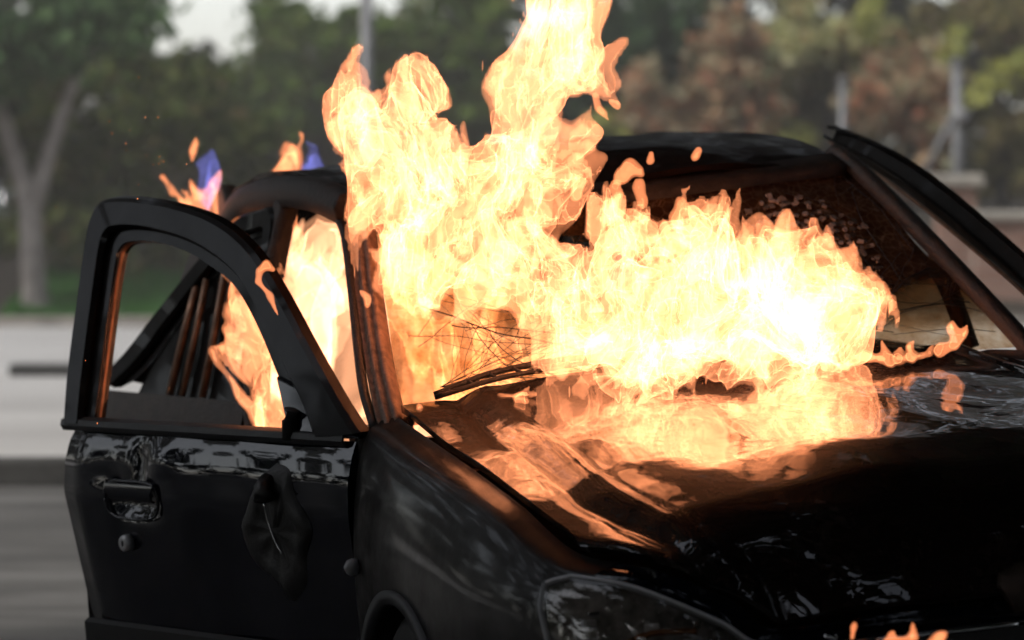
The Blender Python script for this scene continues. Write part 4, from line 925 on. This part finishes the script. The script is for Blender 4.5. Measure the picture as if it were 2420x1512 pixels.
lick('curling flame on the sloping door frame', [[(684, 800, 2, 7.25), (672, 765, 4, 7.25), (640, 705, 3, 7.25), (612, 664, 3.5, 7.25), (614, 640, 5, 7.25), (630, 628, 5, 7.25), (648, 640, 2, 7.25)]], 27, layers=((.001, .002, 0, 1), (-.001, .004, 1, 1)), warp=(.003, .002), h=.0026, nt=5)
lick('orange flame climbing the window pillar', [[(880, 890, 2, 7.05), (874, 835, 5, 7.05), (866, 770, 3.5, 7.05), (868, 705, 1.5, 7.05)]], 28, layers=((.001, .002, 0, 1), (-.001, .004, 1, 1)), warp=(.003, .002), h=.0026, nt=5)
lick('thin tall flame in the door opening', [[(700, 650, 14, 7.9), (715, 580, 12, 7.9), (708, 515, 3, 7.9)], [(702, 650, 14, 7.9), (735, 630, 12, 7.9), (748, 590, 4, 7.9)]], 29)
lick('thin string of flames along the far hood edge', [[(1975, 866, 9, 6.95), (2040, 850, 9, 7.0), (2100, 846, 9, 7.0), (2160, 838, 11, 7.05), (2220, 826, 10, 7.1), (2262, 812, 10, 7.1), (2284, 780, 8, 7.1), (2290, 745, 3, 7.1)], [(2258, 806, 8, 7.1), (2246, 765, 10, 7.1), (2256, 736, 3, 7.1)], [(2090, 844, 7, 7.0), (2078, 806, 2, 7.0)], [(2160, 834, 8, 7.05), (2150, 815, 5, 7.05), (2165, 798, 2, 7.05)], [(2020, 850, 7, 6.98), (2008, 818, 2, 6.98)], [(2200, 828, 7, 7.08), (2212, 800, 2, 7.08)], [(2120, 842, 7, 7.02), (2126, 815, 2, 7.02)]], 30, warp=(.0025, .0015), feat=.02, h=.0032, layers=((.002, .002, 0, 1), (-.001, .004, 1, 1), (-.004, .005, 0, 1)))
lick('low flame fringe along the near hood edge', [[(1000, 965, 8, 7.0), (1080, 962, 12, 7.0), (1180, 955, 12, 6.95), (1290, 940, 10, 6.9), (1380, 915, 12, 6.85)]], 31, nt=24)
lick('small flame dripping over the wing beside the hood', [[(968, 1000, 6, 6.98), (962, 1030, 5, 6.95), (950, 1060, 3, 6.93), (940, 1080, 1.5, 6.93)], [(970, 1000, 5, 6.98), (975, 1050, 4, 6.93), (955, 1090, 4, 6.93)]], 32, h=.0032, layers=((0, .006, 0, 1), (-.003, .008, 1, 1)))
lick('bow shaped flame floating over the roof', [[(1468, 425, 5, 7.3), (1480, 408, 14, 7.3), (1498, 392, 15, 7.3), (1522, 402, 8, 7.3), (1538, 422, 2, 7.3)]], 33, h=.0035, layers=((.002, .003, 0, 1), (-.002, .004, .6, 1)), warp=(.004, .002))
lick('hook shaped flame floating before the roof', [[(1618, 560, 10, 7.2), (1600, 510, 14, 7.2), (1612, 470, 11, 7.2), (1650, 492, 6, 7.2), (1690, 478, 11, 7.2), (1705, 455, 11, 7.2), (1692, 425, 4, 7.2), (1690, 395, 1.5, 7.2)]], 34, h=.0035, layers=((.002, .003, 0, 1), (-.002, .004, .6, 1)), warp=(.004, .002))
lick('upright flame flake between the fire and the hook', [[(1510, 520, 8, 7.2), (1508, 480, 8, 7.2), (1512, 445, 4, 7.2)]], 35, h=.003, layers=((.002, .002, 0, 1), (-.001, .003, .6, 1)), warp=(.005, .003))
lick('small flame flake on the roof skyline', [[(1640, 365, 9, 7.4), (1648, 350, 8, 7.4)]], 36, h=.003, layers=((.002, .002, 0, 1), (-.001, .003, .6, 1)), warp=(.004, .002))
lick('tiny flame flake above the bow shaped one', [[(1540, 380, 7, 7.3), (1541, 362, 3, 7.3)]], 37, h=.0025, layers=((.002, .001, 0, 1),), warp=(.002, .001))
lick('arched flame ribbon right of the column', [[(1440, 235, 11, 7.3), (1465, 245, 11, 7.3), (1482, 280, 8, 7.3), (1488, 320, 5, 7.3)]], 38, h=.003, layers=((.002, .002, 0, 1), (-.001, .003, .6, 1)), warp=(.006, .003))
lick('slim flame ribbon beside the column', [[(1410, 235, 6, 7.3), (1425, 275, 8, 7.3), (1438, 300, 4, 7.3)]], 39, h=.003, layers=((.002, .002, 0, 1), (-.001, .003, .6, 1)), warp=(.006, .003))
lick('left flame knob above the windscreen fire', [[(1345, 530, 14, 7.15), (1338, 495, 9, 7.15), (1350, 470, 12, 7.15), (1365, 475, 6, 7.15)]], 40, h=.004)
lick('middle flame knob above the windscreen fire', [[(1415, 540, 14, 7.15), (1405, 500, 12, 7.15), (1425, 480, 13, 7.15), (1440, 500, 6, 7.15)]], 45, h=.004)
lick('right flame knob above the windscreen fire', [[(1455, 540, 12, 7.15), (1462, 500, 8, 7.15), (1455, 470, 12, 7.15), (1470, 465, 7, 7.15)]], 46, h=.004)
lick('slim flame at the near end of the grille', [[(2005, 1508, 9.5, 5.72), (2008, 1478, 6.8, 5.72), (2010, 1458, 2.7, 5.72)]], 41, h=.003, layers=((.001, .002, 0, 1), (-.001, .003, .6, 1)), warp=(.004, .002))
lick('double flame in the middle of the grille', [[(2085, 1513, 16.2, 5.72), (2100, 1483, 10.8, 5.72), (2108, 1466, 4.1, 5.72)], [(2090, 1508, 13.5, 5.72), (2150, 1493, 12.2, 5.72), (2155, 1453, 6.8, 5.72)]], 42, h=.0035, layers=((.001, .003, 0, 1), (-.002, .004, .6, 1)), warp=(.004, .002))
lick('curling flame at the far end of the grille', [[(2180, 1518, 12.2, 5.72), (2205, 1488, 12.2, 5.72), (2232, 1468, 5.4, 5.72)]], 43, h=.0035, layers=((.001, .003, 0, 1), (-.002, .004, .6, 1)), warp=(.004, .002))
EM = N('ember'); EM.t.nodes.remove(EM.b); e_ = EM.n('Emission'); e_.inputs[0].default_value = (1, .30, .10, 1); e_.inputs[1].default_value = .6; EM.l(e_.outputs[0], EM.out.inputs[0])
ico = bpy.data.meshes.new('ember'); bm = bmesh.new(); bmesh.ops.create_icosphere(bm, subdivisions=1, radius=.0010); bm.to_mesh(ico); bm.free(); ico.materials.append(EM.m)
for u, v in [(520, 290), (545, 440), (593, 440), (410, 455), (420, 500), (487, 488), (472, 538), (474, 564), (550, 583), (598, 588), (614, 606), (575, 617), (596, 614), (605, 603), (520, 692), (516, 745), (210, 775), (700, 615), (400, 918), (230, 1000), (202, 852), ]:
    k = 1.0 if v > 800 else .63
    o = bpy.data.objects.new('ember', ico); COL.objects.link(o); o.location = at(u*k, v*k, 7.0+random.uniform(-.4, .9)); s_ = random.uniform(.6, 1.3); o.scale = (s_, s_, s_*random.uniform(1, 1.8))
    tag(o, 'glowing ember drifting left of the fire', 'ember', 'embers drifting left of the fire')


# thin smoke drifting in the air behind the car
hz = box('smoke', (0, 26.0, 9), (120, 31, 22), None); hz.data.materials.clear()
hm = bpy.data.materials.new('drifting_smoke'); hm.use_nodes = True; ht = hm.node_tree; ht.nodes.remove(ht.nodes['Principled BSDF'])
pv = ht.nodes.new('ShaderNodeVolumePrincipled'); pv.inputs['Color'].default_value = (.92, .89, .86, 1); pv.inputs['Density'].default_value = .008; ht.links.new(pv.outputs[0], ht.nodes['Material Output'].inputs['Volume'])
hz.data.materials.append(hm); tag(hz, 'thin pale smoke drifting behind the car', 'smoke', kind='stuff')
